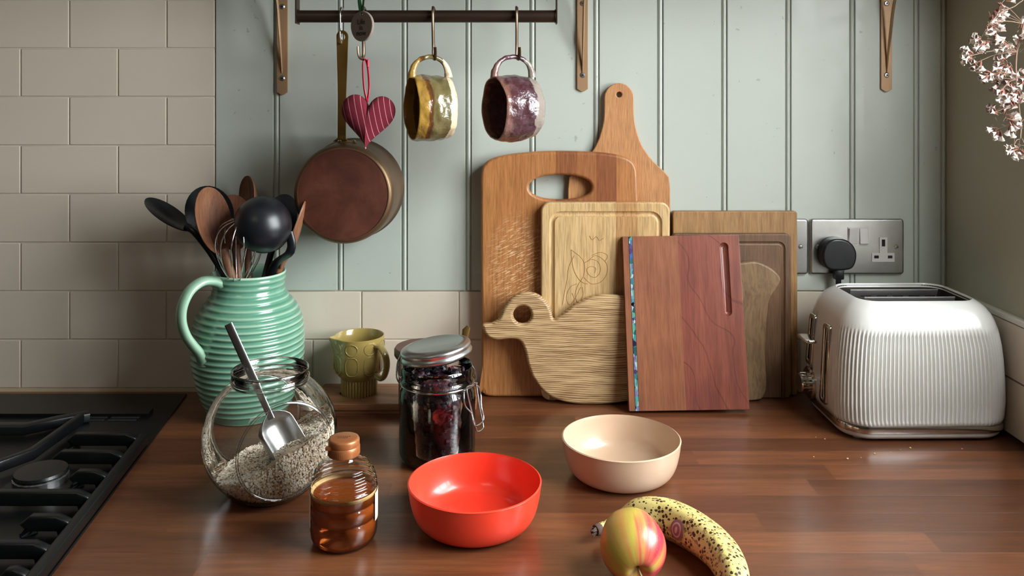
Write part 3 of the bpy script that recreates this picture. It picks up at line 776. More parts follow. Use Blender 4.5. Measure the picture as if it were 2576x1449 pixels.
# ------------------------------------------------------------------ double socket, plug
def socket(x0, x1, z0, z1, label, full):
    s = thing('socket_plate', label, 'socket', ((x0+x1)/2, -.0095, z0))
    W, H = x1-x0, z1-z0
    me = platemesh([rrect(-W/2, 0, W/2, H, .005)], .007, .0032, 3); meshobj('face_plate', me, M['agedsteel'], s)
    for sx in (-1, 1):
        g = G(); g.lathe([(0, .0012), (.0025, .001), (.0036, 0)], 18, M=Matrix.Translation((sx*(W/2-.0125), -.007, H*.5)) @ Matrix.Rotation(PI/2, 4, 'X')); g.obj('screw', M['steel'], s)
        G().box((sx*(W/2-.0125), -.0083, H*.5), (.0052, .0006, .0009), None).obj('screw_slot', M['dark'], s, 0)
    if full:
        X = lambda px: (px-1288)/1598.0-(x0+x1)/2
        Z = lambda py: HC-(py-250)/1598.0-z0
        meshobj('switch_surround', platemesh([rrect(X(2127), Z(616), X(2179), Z(569), .001)], .0016, .0004, 1), M['switch'], s, loc=(0, -.0066, 0))
        for a, b, tl in ((2129, 2151, .10), (2156, 2177, -.10)):
            G().bbox((0,0,0), ((b-a)/1598.0, .004, 39/1598.0), .0006, 1, Matrix.Translation(((X(a)+X(b))/2, -.0085, Z(591.5))) @ Matrix.Rotation(tl, 4, 'X')).obj('rocker_switch', M['switch'], s, 30)
        G().box((X(2140), -.0100, Z(575)), (.008, .0012, .0022)).obj('switch_flag', plain('red_mark', srgb(120, 20, 24), .5), s, 0)
        sh_ = [(2206,595),(2226,595),(2226,634),(2244,634),(2244,656),(2187,656),(2187,634),(2206,634)]
        meshobj('outlet_insert', platemesh([[(X(a), Z(b)) for a, b in sh_]], .0012, .0003, 1), M['switch'], s, loc=(0, -.0068, 0))
        for (a, b, c, d) in ((2212,600,2220,617), (2193,640,2204,647), (2227,640,2238,647)):
            G().box(((X(a)+X(c))/2, -.0082, (Z(b)+Z(d))/2), (abs(X(c)-X(a)), .0006, abs(Z(b)-Z(d)))).obj('pin_hole', M['dark'], s, 0)
    return s
sx0, sx1, sz0, sz1 = (2034-1288)/1598, (2269-1288)/1598, HC-(688-250)/1598, HC-(549-250)/1598
socket(sx0, sx1, sz0, sz1, 'worn chrome double wall socket with a black plug in its left outlet', True)
socket(sx0-.003-(sx1-sx0), sx0-.003, sz0, sz1, 'chrome socket plate mostly hidden behind the bamboo board', False)
pl = thing('plug', 'black three-pin plug in the left outlet with a black cable', 'plug', (.505, -.0165, .215))
ol = cr([(-.0265,-.003),(-.027,.008),(-.022,.021),(-.010,.0285),(.006,.0285),(.018,.022),(.025,.010),(.025,-.004),(.019,-.016),(.006,-.0195),(-.012,-.0195),(-.022,-.014)], 5)
ol = [tuple(p) for p in [(v[0], v[1]) for v in ([Vector((q[0], q[1], 0)) for q in ol])]]
meshobj('plug_body', platemesh([ol], .022, .0035, 3), M['black'], pl)
G().bbox((.001, -.012, -.026), (.015, .012, .018), .003).obj('strain_relief', M['black'], pl, 40)
g = G(); g.tube(cr([(.001, -.012, -.03), (.002, -.012, -.06), (.012, -.010, -.11), (.03, -.008, -.16), (.05, -.008, -.208)], 6, False), .0042, 10); g.obj('cable', M['black'], pl, 60)

# ------------------------------------------------------------------ cutting boards
def O(pts, d):
    q = [((px-1288)/FP*d, HC-(py-250)/FP*d) for px, py in pts]; return q
def board(name, label, outlines, d, t, bev, mat, yback, lean, cut=None, roll=0):
    ols = [O(o_, d) for o_ in outlines]
    zmin = min(p[1] for p in ols[0]); xc = (min(p[0] for p in ols[0])+max(p[0] for p in ols[0]))/2
    ols = [[(p[0]-xc, p[1]-zmin) for p in o_] for o_ in ols]
    me = platemesh(ols, t, bev, 2)
    if cut: me = carve(me, cut(xc, zmin))
    r = thing(name, label, 'board', (xc, yback, 0.0003), (-math.radians(lean), math.radians(roll), 0), 'boards leaning against the wall')
    meshobj('board_body', me, mat, r)
    return r, xc, zmin
def prect(x0, y0, x1, y1, r): return rrect(x0, y1, x1, y0, r) if False else [(a, b) for a, b in rrect(x0, y0, x1, y1, r, 5)]
# paddle
pad = [(1429, 985), (1429, 470), (1432, 440), (1446, 424), (1476, 395), (1500, 360), (1513, 325), (1520, 290), (1521, 245)]
arc = [(1558-37*math.cos(PI*i/12), 240-37*math.sin(PI*i/12)) for i in range(13)]
padR = [(2*1558-a, b) for a, b in reversed(pad)]
neck = pad[:2] + [tuple(v) for v in cr([(*p, 0) for p in pad[2:]], 4, False)]
neck = [(p[0], p[1]) for p in neck]
neckR = [(2*1558-a, b) for a, b in reversed(neck)]
hole = [(1558+7*math.cos(2*PI*i/16), 232+7*math.sin(2*PI*i/16)) for i in range(16)]
board('paddle_board', 'tall bamboo paddle board with a round-topped holed handle, behind the others', [neck+arc+neckR, hole], 1.300, .008, .0015, M['board_b'], -.0118, 0)
# bamboo rectangle
board('rectangular_board', 'plain bamboo rectangular board at the back, beside the socket', [prect(1695, 521, 2010, 985, 6)], 1.288, .015, .0015, M['board_c'], -.0135, .3)
def groove(px0, py0, px1, py1, r, d, rad, yf, depth):
    def f(xc, zmin):
        ol = O(prect(px0, py0, px1, py1, r), d)
        g = G(); g.tube([(a-xc, yf+rad-depth-rad*0 if False else yf-(rad-depth), b-zmin) for a, b in ol], rad, 12, closed=True, up=(0, 1, 0)); return g
    return f
board('grooved_walnut_board', 'dark walnut rectangular board with a juice groove, in front of the bamboo rectangle', [prect(1692, 575, 1995, 990, 14)], 1.275, .012, .002, M['board_d'], -.0295, .35, cut=groove(1712, 600, 1974, 1040, 12, 1.275, .004, -.012, .0025))
# oval-handled board
top = [(1212, 1100), (1209, 470), (1211, 430), (1222, 410), (1250, 394), (1300, 384), (1400, 378), (1500, 381), (1560, 389), (1592, 402), (1604, 425), (1606, 470)]
top = [(1230, 997), (1214, 985), (1211, 965), (1209, 700), (1209, 500), (1209, 445), (1213, 420), (1228, 402), (1262, 390), (1320, 382), (1400, 378), (1500, 381), (1555, 388), (1588, 400), (1602, 420), (1606, 450), (1607, 520), (1607, 700), (1607, 965), (1603, 985), (1588, 997), (1500, 998), (1400, 998), (1300, 998)]
aol = [(v[0], v[1]) for v in cr([(*p, 0) for p in top], 4)]
ell = [(1410+79*math.copysign(abs(math.cos(t))**.85, math.cos(t)), 470+31*math.copysign(abs(math.sin(t))**.9, math.sin(t))) for t in [2*PI*i/48 for i in range(48)]]
board('oval_handle_board', 'large scratched iroko board with an oval handle hole, leftmost of the leaning boards', [aol, ell], 1.283, .0165, .005, M['board_a'], -.0212, .4)
# light grooved board with rose
eb, exc, ez = board('light_grooved_board', 'pale wooden board with a juice groove and an engraved rose, leaning before the oval-handled board', [prect(1361, 504, 1687, 1004, 24)], 1.268, .013, .003, M['board_e'], -.0395, .4, cut=groove(1389, 534, 1660, 1040, 22, 1.268, .0048, -.013, .0032))
rose = [[(1438,625),(1447,632),(1463,645),(1472,662),(1470,690),(1455,715)], [(1438,625),(1440,650),(1446,680),(1462,705),(1480,712)],
        [(1470,660),(1490,650),(1508,658),(1512,680),(1500,695),(1484,690),(1478,675),(1488,668),(1500,672),(1498,684)],
        [(1480,655),(1500,640),(1524,655),(1530,680),(1516,705),(1490,712),(1470,695)], [(1446,640),(1432,670),(1428,700),(1420,740),(1416,765)],
        [(1452,712),(1436,720),(1426,745),(1434,765),(1450,745),(1462,720)], [(1440,735),(1446,750),(1442,770)], [(1524,655),(1530,640),(1512,632),(1490,640)],
        [(1484,590),(1492,600),(1502,592),(1510,602),(1520,596)], [(1455,715),(1448,740),(1456,760),(1468,740),(1466,720)]]
g = G()
for ln in rose:
    q = [(*p,) for p in O(ln, 1.262)]
    g.tube(cr([(a-exc, -.01305, b-ez) for a, b in q], 5, False), .00042, 5)
g.obj('rose_engraving', M['engrave'], eb, 60)
# live-edge board
hol = [(1862,652),(1900,648),(1925,655),(1950,670),(1968,692),(1958,716),(1940,745),(1934,790),(1928,880),(1932,950),(1926,985),(1905,999),(1820,1000),(1755,999),(1740,975),(1735,800),(1740,700),(1760,662),(1810,655)]
hb_, hxc, hzm = board('live_edge_board', 'narrow olive-wood board with a wavy natural edge, behind the red board', [[(v[0], v[1]) for v in cr([(*p,0) for p in hol], 4)]], 1.262, .012, .003, M['board_h'], -.0435, .3)
# duck
dk = [(1213,822),(1238,816),(1256,804),(1268,778),(1288,753),(1315,741),(1345,742),(1370,757),(1386,782),(1393,806),(1412,797),(1450,768),(1495,749),(1540,745),(1590,755),(1650,790),(1700,845),(1712,900),(1690,955),(1640,995),(1560,1016),(1470,1020),(1410,1011),(1370,990),(1342,955),(1328,920),(1320,885),(1308,862),(1285,856),(1250,859),(1225,849)]
dol = [(v[0], v[1]) for v in cr([(*p,0) for p in dk], 5)]
deye = [(1314+23*math.cos(2*PI*i/28), 796+23*math.sin(2*PI*i/28)) for i in range(28)]
board('duck_board', 'duck-shaped oak chopping board with a round eye hole, leaning behind the red board', [dol, deye], 1.252, .015, .0048, M['duck'], -.0555, 1.2)
# red board
rb = thing('red_gum_board', 'reddish rectangular board with a shell inlay strip, frontmost of the leaning boards', 'board', group='boards leaning against the wall')
Wd, Hd = .1757, .2515
bl = CT(1583, 1042)
rb.location = (bl.x, bl.y+.014, .0016); rb.rotation_euler = (-math.radians(10.2), math.radians(-.9), 0)
me = platemesh([rrect(0, 0, Wd, Hd, .001, 2)], .014, .0006, 1)
cg = G(); cg.tube([(Wd-.0235, -.0155, Hd-.018), (Wd-.0235, -.0155, Hd-.112)], .0072, 16, True)
cg2 = G(); cg2.lathe([(0, -.0072)]+[(.0072*math.cos(a), .0072*math.sin(a)) for a in [-PI/2+PI*i/10 for i in range(1, 10)]]+[(0, .0072)], 16)
me = carve(me, cg)
for zz in (Hd-.018, Hd-.112):
    c2 = G(); c2.lathe([(0, -.0072)]+[(.0072*math.cos(a), .0072*math.sin(a)) for a in [-PI/2+PI*i/10 for i in range(1, 10)]]+[(0, .0072)], 16, M=Matrix.Translation((Wd-.0235, -.0155, zz))); me = carve(me, c2)
meshobj('board_body', me, M['red'], rb)
o = G().box((.0118, -.0141, Hd/2), (.0046, .0004, Hd-.001)).obj('shell_inlay', M['shell'], rb, 0); o['label'] = 'iridescent shell inlay strip'
for xx in (.0092, .0144): G().box((xx, -.01405, Hd/2), (.0006, .0004, Hd-.001)).obj('inlay_line', M['dark'], rb, 0)

# ------------------------------------------------------------------ toaster
def toaster():
    cx, cy = .5575, -.1275; rotz = math.radians(1.0)
    T = thing('toaster', 'cream ribbed two-slice toaster with chrome trim, at the right wall', 'toaster', (cx, cy, 0), (0, 0, rotz))
    A, B, RC = .1165, .0835, .040
    def ring(inx, iny, rc, n, z, rib=0.0, per=None):
        a, b = A-inx, B-iny; rc = min(rc, a-.001, b-.001)
        segs = [('l', (a, -(b-rc)), (a, b-rc)), ('c', (a-rc, b-rc), 0), ('l', (a-rc, b), (-(a-rc), b)), ('c', (-(a-rc), b-rc), PI/2),
                ('l', (-a, b-rc), (-a, -(b-rc))), ('c', (-(a-rc), -(b-rc)), PI), ('l', (-(a-rc), -b), (a-rc, -b)), ('c', (a-rc, -(b-rc)), 1.5*PI)]
        # same number of points per segment on every ring, so rings correspond
        cnt = per; out = []
        for (sg, k) in zip(segs, cnt):
            for i in range(k):
                t = i/k
                if sg[0] == 'l':
                    x = sg[1][0]+(sg[2][0]-sg[1][0])*t; y = sg[1][1]+(sg[2][1]-sg[1][1])*t
                    dx, dy = sg[2][0]-sg[1][0], sg[2][1]-sg[1][1]; L_ = math.hypot(dx, dy); nx, ny = dy/L_, -dx/L_
                else:
                    th = sg[2]+PI/2*t; nx, ny = math.cos(th), math.sin(th); x, y = sg[1][0]+rc*nx, sg[1][1]+rc*ny
                out.append((x, y, nx, ny))
        res = []; N_ = len(out)
        for i, (x, y, nx, ny) in enumerate(out):
            w_ = 1.0
            if nx < -.9 and abs(y+.005) < .036: w_ = 0
            v = math.cos(2*PI*i/8.0)
            off = rib*w_*(v*.5-.5)*1.0
            res.append((x+nx*off, y+ny*off, z))
        return res
    # 5.6 mm ribs, six points each
    per = [6*8, 11*8, 28*8, 11*8, 6*8, 11*8, 28*8, 11*8]
    N_ = sum(per)
    zs = [(.0215, .0045, .0045, .038, 0), (.0225, .0030, .003, .038, 0), (.027, .0015, .0015, .038, .3), (.031, .001, .001, .038, 1), (.05, .0, .0, .038, 1), (.08, .0008, .0008, .037, 1), (.105, .0022, .0016, .037, 1), (.125, .0045, .0030, .036, 1),
          (.140, .0068, .0048, .036, 1), (.144, .0076, .0054, .036, .5), (.148, .0085, .006, .036, .1), (.151, .0094, .0066, .036, 0), (.158, .0118, .0084, .035, 0), (.166, .0160, .0114, .033, 0), (.173, .0212, .0150, .031, 0), (.178, .0265, .0190, .029, 0), (.1815, .0315, .0230, .027, 0), (.1835, .0350, .0265, .025, 0), (.1838, .0362, .0280, .024, 0), (.1825, .0375, .0290, .023, 0), (.178, .0380, .0295, .023, 0)]
    g = G(); vs = []; fs = []
    for (z, ix, iy, rc, rb_) in zs: vs += ring(ix, iy, rc, N_, z, .0030*rb_, per)
    for a in range(len(zs)-1):
        for i in range(N_):
            j = (i+1) % N_; fs.append((a*N_+i, a*N_+j, (a+1)*N_+j, (a+1)*N_+i))
    g.add(vs, fs); g.obj('body', M['toaster'], T, 50, fix=True)
    def loft(rings, name, mat, cap0=False, cap1=False):
        g = G(); vs = []; fs = []; pr = [6, 10, 8, 10, 6, 10, 8, 10]; n = sum(pr)
        for (z, ix, iy, rc) in rings: vs += ring(ix, iy, rc, n, z, 0, pr)
        for a in range(len(rings)-1):
            for i in range(n):
                j = (i+1) % n; fs.append((a*n+i, a*n+j, (a+1)*n+j, (a+1)*n+i))
        if cap0: fs.append(tuple(range(n-1, -1, -1)))
        if cap1: fs.append(tuple((len(rings)-1)*n+i for i in range(n)))
        g.add(vs, fs); return g.obj(name, mat, T, 40)
    loft([(.1815, .0378, .0292, .023), (.10, .0378, .0292, .023)], 'well_lining', M['darkmetal'], False, True)
    loft([(.0120, .006, .006, .038), (.0125, .0025, .0025, .038), (.0165, .0018, .0018, .038), (.0212, .0030, .003, .038), (.0218, .007, .007, .036)], 'chrome_band', M['chrome'])
    loft([(.0035, .014, .014, .034), (.0038, .0085, .0085, .036), (.007, .005, .005, .038), (.0122, .0035, .0035, .038), (.0215, .006, .006, .036)], 'base', M['toaster'], True, True)
    for sx in (-1, 1):
        for sy in (-1, 1):
            g = G(); g.lathe([(0, 0), (.006, 0), (.0065, .004), (0, .004)], 16, M=Matrix.Translation((sx*.088, sy*.056, 0))); g.obj('foot', M['toaster'], T)
    # bread guards: two perforated strips down the well
    for yy in (-.024, .022):
        W = .064; z0, z1 = .140, .1812
        outl = [(-W, z0), (W, z0), (W, z1), (-W, z1)]
        holes = [[(-W+.016+k*.0235, z1-.011), (-W+.016+k*.0235+.016, z1-.011), (-W+.016+k*.0235+.016, z1-.0085), (-W+.016+k*.0235, z1-.0085)] for k in range(5)]
        me = platemesh([outl]+holes, .0008, .0001, 1, False); o = meshobj('bread_guard', me, M['slotmetal'], T, loc=(0, yy, 0), rot=(math.radians(-28), 0, 0))
        o.location = (0, yy-.085 if False else yy+.0, 0)
        o.rotation_euler = (0, 0, 0)
        for v in me.vertices: v.co.y += (v.co.z-z1)*-.35
        G().box((0, yy+.0002, z1+.0003), (2*W, .0022, .0010)).obj('guard_lip', M['slotmetal'], T, 0)
        G().box((0, yy+.022, .150), (2*W, .0010, .04)).obj('bread_guard', M['darkmetal'], T, 0)
    # left end: chrome escutcheons, lever, dial
    def xend(z):
        for q0_, q1_ in zip(zs, zs[1:]):
            if q0_[0] <= z <= q1_[0]: return -(A-(q0_[1]+(q1_[1]-q0_[1])*(z-q0_[0])/(q1_[0]-q0_[0])))
        return -A
    def esc(y, z0, z1, wd, nm):
        g = G(); pts = []
        r_ = wd/2
        ol = rrect(y-r_, z0, y+r_, z1, r_*.55, 5); il = rrect(y-r_*.42, z0+.006, y+r_*.42, z1-.006, r_*.2, 3)
        me = platemesh([ol, il], .005, .0012, 2, False)
        for v in me.vertices:
            x, yv, z = v.co; v.co = (xend(z)+.0016+yv*1.1, x, z)
        bm = bmesh.new(); bm.from_mesh(me); bmesh.ops.recalc_face_normals(bm, faces=bm.faces); bm.to_mesh(me); bm.free()
        meshobj(nm, me, M['chrome'], T)
        g = G(); g.tube([(xend(z_)+.0006, y, z_) for z_ in [z0+.004+(z1-z0-.008)*q/8 for q in range(9)]], .0016, 4, True, r_*.46/.0016, up=(1, 0, 0)); g.obj('lever_slot', M['dark'], T, 30)
    esc(-.014+.05*0-.000, .030, .142, .024, 'slot_trim')
    esc(.040, .068, .142, .022, 'slot_trim')
    me = platemesh([rrect(-.007, -.019, .012, .019, .006)], .005, .0018, 2, False)
    for v in me.vertices: x, y, z = v.co; v.co = (x-.004, z, y*1.0)
    bm = bmesh.new(); bm.from_mesh(me); bmesh.ops.recalc_face_normals(bm, faces=bm.faces); bm.to_mesh(me); bm.free()
    o = meshobj('lever', me, M['chrome'], T, loc=(-A-.013, .013, .116))
    g = G(); Mx = Matrix.Translation((-A+.001, .040, .041)) @ Matrix.Rotation(-PI/2, 4, 'Y')
    g.lathe([(0, .0), (.0235, .0), (.0235, .003), (.021, .005), (0, .005)], 40, M=Mx); g.obj('dial_ring', M['chrome'], T)
    g = G(); g.lathe([(0, .004), (.015, .004), (.015, .016), (.0135, .018), (0, .018)], 48, fn=lambda t, r, z: (r*(1+.02*math.cos(24*t)), z), M=Mx); g.obj('dial', M['chrome'], T)
toaster()

# ------------------------------------------------------------------ green jug and utensils
JC = Vector((-.3868, -.0975, 0))
jug = thing('ribbed_jug', 'green ribbed stoneware jug holding the kitchen utensils', 'jug', JC)
ctrl = [(0, .054), (.02, .0635), (.05, .0735), (.08, .079), (.105, .0803), (.125, .0792), (.142, .0755), (.155, .069), (.166, .060), (.175, .0528), (.181, .0505), (.188, .0505), (.198, .0525), (.205, .0535)]
def rj(z):
    for (z0, r0), (z1, r1) in zip(ctrl, ctrl[1:]):
        if z <= z1: t = (z-z0)/(z1-z0); t = t; return r0+(r1-r0)*t
    return ctrl[-1][1]
prof = [(0, 0), (.05, 0)]
for i in range(171):
    z = .001+.2035*i/170
    sm = sum(rj(max(0, min(.205, z+dz))) for dz in (-.006, -.003, 0, .003, .006))/5
    amp = .0014 if .012 < z < .172 else (.0007 if z >= .172 else 0)
    ph = (z % .0088)/.0088
    prof.append((sm+amp*(1-abs(ph*2-1)*2)**1 if amp else sm, z))
prof += [(.0535, .2065), (.0515, .2075), (.0495, .206), (.0465, .195), (.0455, .185), (.050, .170), (.068, .145), (.0735, .11), (.070, .06), (.05, .012), (0, .010)]
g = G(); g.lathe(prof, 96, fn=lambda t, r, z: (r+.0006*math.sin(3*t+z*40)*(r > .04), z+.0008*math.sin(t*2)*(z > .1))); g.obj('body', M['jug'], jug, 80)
az = Vector((-.58, -.81, 0)).normalized()
hp = [(.0465, .196), (.060, .203), (.078, .205), (.096, .196), (.107, .178), (.109, .158), (.103, .138), (.093, .122), (.083, .109), (.0765, .098), (.0735, .090)]
hp = cr([az*e+Vector((0, 0, z)) for e, z in hp], 6, False); k = len(hp)
side = az.cross(Vector((0, 0, 1)))
g = G(); g.tube(hp, [.0125-.003*math.sin(PI*min(1, i/(k-1)*1.0)) for i in range(k)], 16, True, .62, up=tuple(side)); g.obj('handle', M['jug'], jug, 80)
def spoonhead(g, c, ax, nrm, L, W, dep, th, n=32, egg=.15):
    ax = Vector(ax).normalized(); nrm = Vector(nrm); nrm = (nrm-ax*nrm.dot(ax)).normalized(); b = nrm.cross(ax)
    RS = [0, .25, .5, .7, .85, .95, 1]; vs = []; fs = []
    for s_ in (0, 1):
        for r_ in RS:
            for i in range(n):
                t = 2*PI*i/n; ca, sa = math.cos(t), math.sin(t)
                dd = -dep*(1-r_*r_)-(th*(1-.5*r_**4) if s_ else 0)
                vs.append(c+ax*(L/2*r_*ca)+b*(W/2*r_*sa*(1+egg*ca*r_))+nrm*dd)
    k = len(RS)*n
    for s_ in (0, 1):
        for a in range(len(RS)-1):
            for i in range(n):
                j = (i+1) % n; fs.append((s_*k+a*n+i, s_*k+a*n+j, s_*k+(a+1)*n+j, s_*k+(a+1)*n+i))
    a = (len(RS)-1)*n
    for i in range(n): j = (i+1) % n; fs.append((a+i, a+j, k+a+j, k+a+i))
    g.add(vs, fs)
def utensil(name, label, cat, head, rimpt, nrm, L, W, dep, th, mat, hr=.005, hflat=1.0, endz=.05, egg=.15, hax=None):
    q0 = rimpt-JC; zq = rimpt.z; q0.z = 0
    if q0.length > .0435: rimpt = JC+q0*(.0435/q0.length); rimpt.z = zq
    ax = (head-rimpt).normalized()
    r = thing(name, label, cat, rimpt, group=g_ut)
    ha_ = hax.normalized() if hax else ax
    g = G(); spoonhead(g, head-rimpt, ha_, nrm, L, W, dep, th, egg=egg)
    g.obj('head', mat, r, 60, fix=True)
    top = head-rimpt-ha_*(L*.47)
    t_ = (rimpt.z-endz)/max(.2, ax.z)
    bot = -ax*t_
    # keep the hidden lower end inside the jug
    q = rimpt+bot-JC; q.z = 0
    if q.length > .05: q2 = q*(.05/q.length); bot = Vector((JC.x+q2.x, JC.y+q2.y, rimpt.z+bot.z))-rimpt
    g = G(); g.tube(cr([top+ha_*.006, top-ha_*.012-ax*.004, Vector((0,0,0)), bot], 5, False), [hr*1.1]*3+[hr]*13, 10, True, hflat); g.obj('handle', mat, r, 60)
    return r
g_ut = 'kitchen utensils in the green jug'
utensil('wooden_spoon', 'big wooden spoon with a deep bowl, front left of the utensils in the jug', 'spoon', P(540, 556, 1.172), P(585, 704, 1.192), (.80, -.58, .18), .100, .056, .011, .004, M['woodspoon'], .0065, egg=.05)
utensil('black_ladle', 'round dark ladle directly behind the big wooden spoon', 'ladle', P(528, 535, 1.215), P(590, 700, 1.215), (.62, -.75, .2), .080, .070, .018, .002, M['black'], .005, egg=0)
utensil('black_spoon', 'long black serving spoon leaning far out to the left of the jug', 'spoon', P(424, 538, 1.20), P(562, 688, 1.20), (.22, -.34, .9), .086, .036, .007, .003, M['black'], .005, egg=.05, hax=P(368, 497, 1.21)-P(480, 578, 1.19))
utensil('wooden_spoon', 'reddish wooden spoon half hidden between the big spoon and the whisk', 'spoon', P(587, 560, 1.240), P(600, 690, 1.22), (.1, -1, .1), .085, .052, .006, .004, M['woodspoon2'], .006)
utensil('wooden_spoon', 'wooden spoon whose tip stands highest in the jug, behind the ladle', 'spoon', P(620, 500, 1.262), P(625, 680, 1.235), (-.72, -.66, .15), .070, .050, .010, .004, M['woodspoon'], .0055)
utensil('slotted_turner', 'dark slotted turner behind the black ladle on the right', 'turner', P(703, 560, 1.230), P(668, 690, 1.22), (.35, -.93, .1), .085, .046, .004, .002, M['black'], .005)
utensil('wooden_spoon', 'thin wooden spoon seen edge-on, rightmost in the jug', 'spoon', P(735, 590, 1.215), P(708, 690, 1.222), (-.965, -.10, .0), .112, .044, .007, .0035, M['woodspoon'], .005)
# big black ladle, bowl side to the viewer
lr = Vector((-.352, -.106, .203))
ld = thing('black_ladle', 'large black ladle with its round bowl turned to the viewer', 'ladle', lr, group=g_ut)
lc = P(661, 565, 1.176)-lr
nn = Vector((-.52, .62, -.42)).normalized()
Mx = axmat(lc, -nn, (0, 0, 1)); RL = .0405
prof = [(RL*math.sin(a), RL*math.cos(a)*.92) for a in [PI/2*i/14*1.12 for i in range(15)]]; prof = prof+[(max(0, r_*.955), z_*.955) for r_, z_ in reversed(prof)]
g = G(); g.lathe(prof, 56, M=Mx); g.obj('bowl', M['blacksatin'], ld, 80)
g = G(); g.tube(cr([lc+Vector((.034, .010, -.012)), lc+Vector((.036, .012, -.04)), Vector((.0, 0, 0)), Vector((-.012, .03, -.13))], 6, False), .0062, 12, True, .5, up=(1,0,0)); g.obj('handle', M['blacksatin'], ld, 60)
# whisk
wr0 = P(598, 712, 1.190); wt0 = P(606, 548, 1.158)
wk = thing('balloon_whisk', 'steel balloon whisk standing handle-down at the front of the jug', 'whisk', wr0, group=g_ut)
axw = (wt0-wr0); LW = axw.length; axw.normalize(); u0 = axw.orthogonal().normalized(); v0 = axw.cross(u0)
for k in range(6):
    a = PI*k/6+.2; dirv = u0*math.cos(a)+v0*math.sin(a); pts = []
    for i in range(49):
        ph = PI*i/48; h = (1-math.cos(2*ph))/2
        pts.append(axw*(LW*h-.004)+dirv*(.0385*math.sin(2*ph)*(.42+.72*h)))
    g = G(); g.tube(pts, .00075, 6, False); g.obj('wire', M['steel'], wk, 60)
g = G(); g.tube([axw*-.012, axw*-.02, axw*-.12+Vector((0, .03, 0))], [.006, .0075, .008], 14); g.obj('handle', M['brushed'], wk, 60)

# ------------------------------------------------------------------ riser board, mustard cup, lidded pot behind
RT = .0158
rs = thing('wooden_riser', 'low wooden serving board lying by the wall under the mustard jug', 'board', (0, 0, 0))
ry0, ry1 = -.1085, -.020
ro = rrect(-.293, ry0, -.052, ry1, .004, 3); hh = [(-.247+.013*math.cos(a), -.062+.010*math.sin(a)) for a in [2*PI*i/20 for i in range(20)]]
me = platemesh([ro, hh], RT-.0065, .0012, 2, False)
for v in me.vertices: x, y, z = v.co; v.co = (x, z, RT+y)
me.flip_normals(); meshobj('top_board', me, M['riser'], rs)
G().bbox((-.1725, (ry0+ry1)/2+.001, .0034), (.236, ry1-ry0-.006, .0066), .001).obj('lower_board', M['riser'], rs, 30)
mc = Vector((-.2312, 1.264-D0, RT))
mu = thing('mustard_cup', 'small mustard-glazed jug with fluted foot and embossed circles', 'jug', mc)
spa = math.radians(205)
def fm(t, r, z):
    if z < .0235 and r > .022: return r+.0013*math.cos(36*t), z
    d_ = (t-spa+PI) % (2*PI)-PI
    k = math.exp(-(d_/.20)**2)*max(0, min(1, (z-.066)/.018))
    return r+(.0085*k if r > .02 else 0), z+(.0015*k if z > .08 else 0)
prof = [(0, 0), (.0255, 0), (.0262, .001), (.0262, .0225), (.0266, .0235), (.031, .028), (.0355, .034), (.0375, .041), (.038, .05), (.038, .07), (.0376, .083), (.0378, .0862), (.0365, .0868), (.0353, .0855), (.0352, .07), (.0352, .045), (.032, .036), (.02, .030), (0, .029)]
g = G(); g.lathe(prof, 288, fm); g.obj('body', M['mustard'], mu, 45)
ha = math.radians(-38)
hv = Vector((math.cos(ha), math.sin(ha), 0))
hp = cr([hv*e+Vector((0,0,z)) for e, z in ((.0365, .076), (.047, .076), (.057, .066), (.060, .052), (.056, .038), (.048, .030), (.036, .034))], 6, False)
g = G(); g.tube(hp, .0058, 14, True, .62, up=tuple(hv.cross(Vector((0,0,1))))); g.obj('handle', M['mustard'], mu, 70)
def wrap(u, z, rr=.0381): return Vector((rr*math.cos(u), rr*math.sin(u), z))
for k in range(5):
    u0_ = math.radians(-97+k*42-84)
    if k == 4: u0_ = math.radians(-97+42*4-84)
    pc_ = [wrap(u0_+.24*math.cos(2*PI*i/24), .0735+.0082*math.sin(2*PI*i/24)) for i in range(24)]
    g = G(); g.tube(pc_, .0006, 6, closed=True); g.obj('embossed_circle', M['mustard'], mu, 70)
    ov = rrect(-.25, .036, .25, .062, .0085, 5); cxs = [wrap(u0_+a*(1 if True else 1), z, .0381 if z > .044 else .0381-(.044-z)*.22) for a, z in [(.25*math.copysign(min(1, abs(a_)/.25), a_), z_) for a_, z_ in ov]]
    cxs = [wrap(u0_+.25*math.copysign(abs(math.cos(t))**.7, math.cos(t)), .049+.0135*math.copysign(abs(math.sin(t))**.7, math.sin(t)), .0381 if math.sin(t) > -.4 else .0376) for t in [2*PI*i/32 for i in range(32)]]
    g = G(); g.tube(cxs, .0006, 6, closed=True); g.obj('embossed_panel', M['mustard'], mu, 70)
# small lidded pot behind the clip jar with a brass spoon
pt = P(1046, 880, 1.205)
pot = thing('lidded_pot', 'small brown pot with a dark wooden lid, mostly hidden behind the clip-top jar', 'pot', (pt.x+.012, pt.y-.006, RT))
g = G(); g.lathe([(0, 0), (.034, 0), (.036, .003), (.036, .072), (.034, .075), (0, .075)], 48); g.obj('body', plain('brown_stoneware', srgb(128, 92, 76), .35, coat=.3, var=.1), pot)
g = G(); g.lathe([(0, .0755), (.0405, .0755), (.042, .078), (.042, .086), (.040, .089), (0, .089)], 48); g.obj('lid', M['potwood'], pot)
bsp = thing('brass_spoon', 'brass spoon handle tip poking up behind the lid of the clip-top jar', 'spoon', (pt.x+.055, pt.y, RT))
a_ = Vector((P(1172, 832, 1.20)))-Vector((pt.x+.055, pt.y, RT))
g = G(); g.tube([(0, 0, .004), a_*.6, a_*.93, a_, a_+Vector((.004, 0, .006))], [.003, .003, .0045, .0055, .003], 10, True, .35, up=(1,0,.2)); g.obj('handle', M['brass'], bsp, 60)
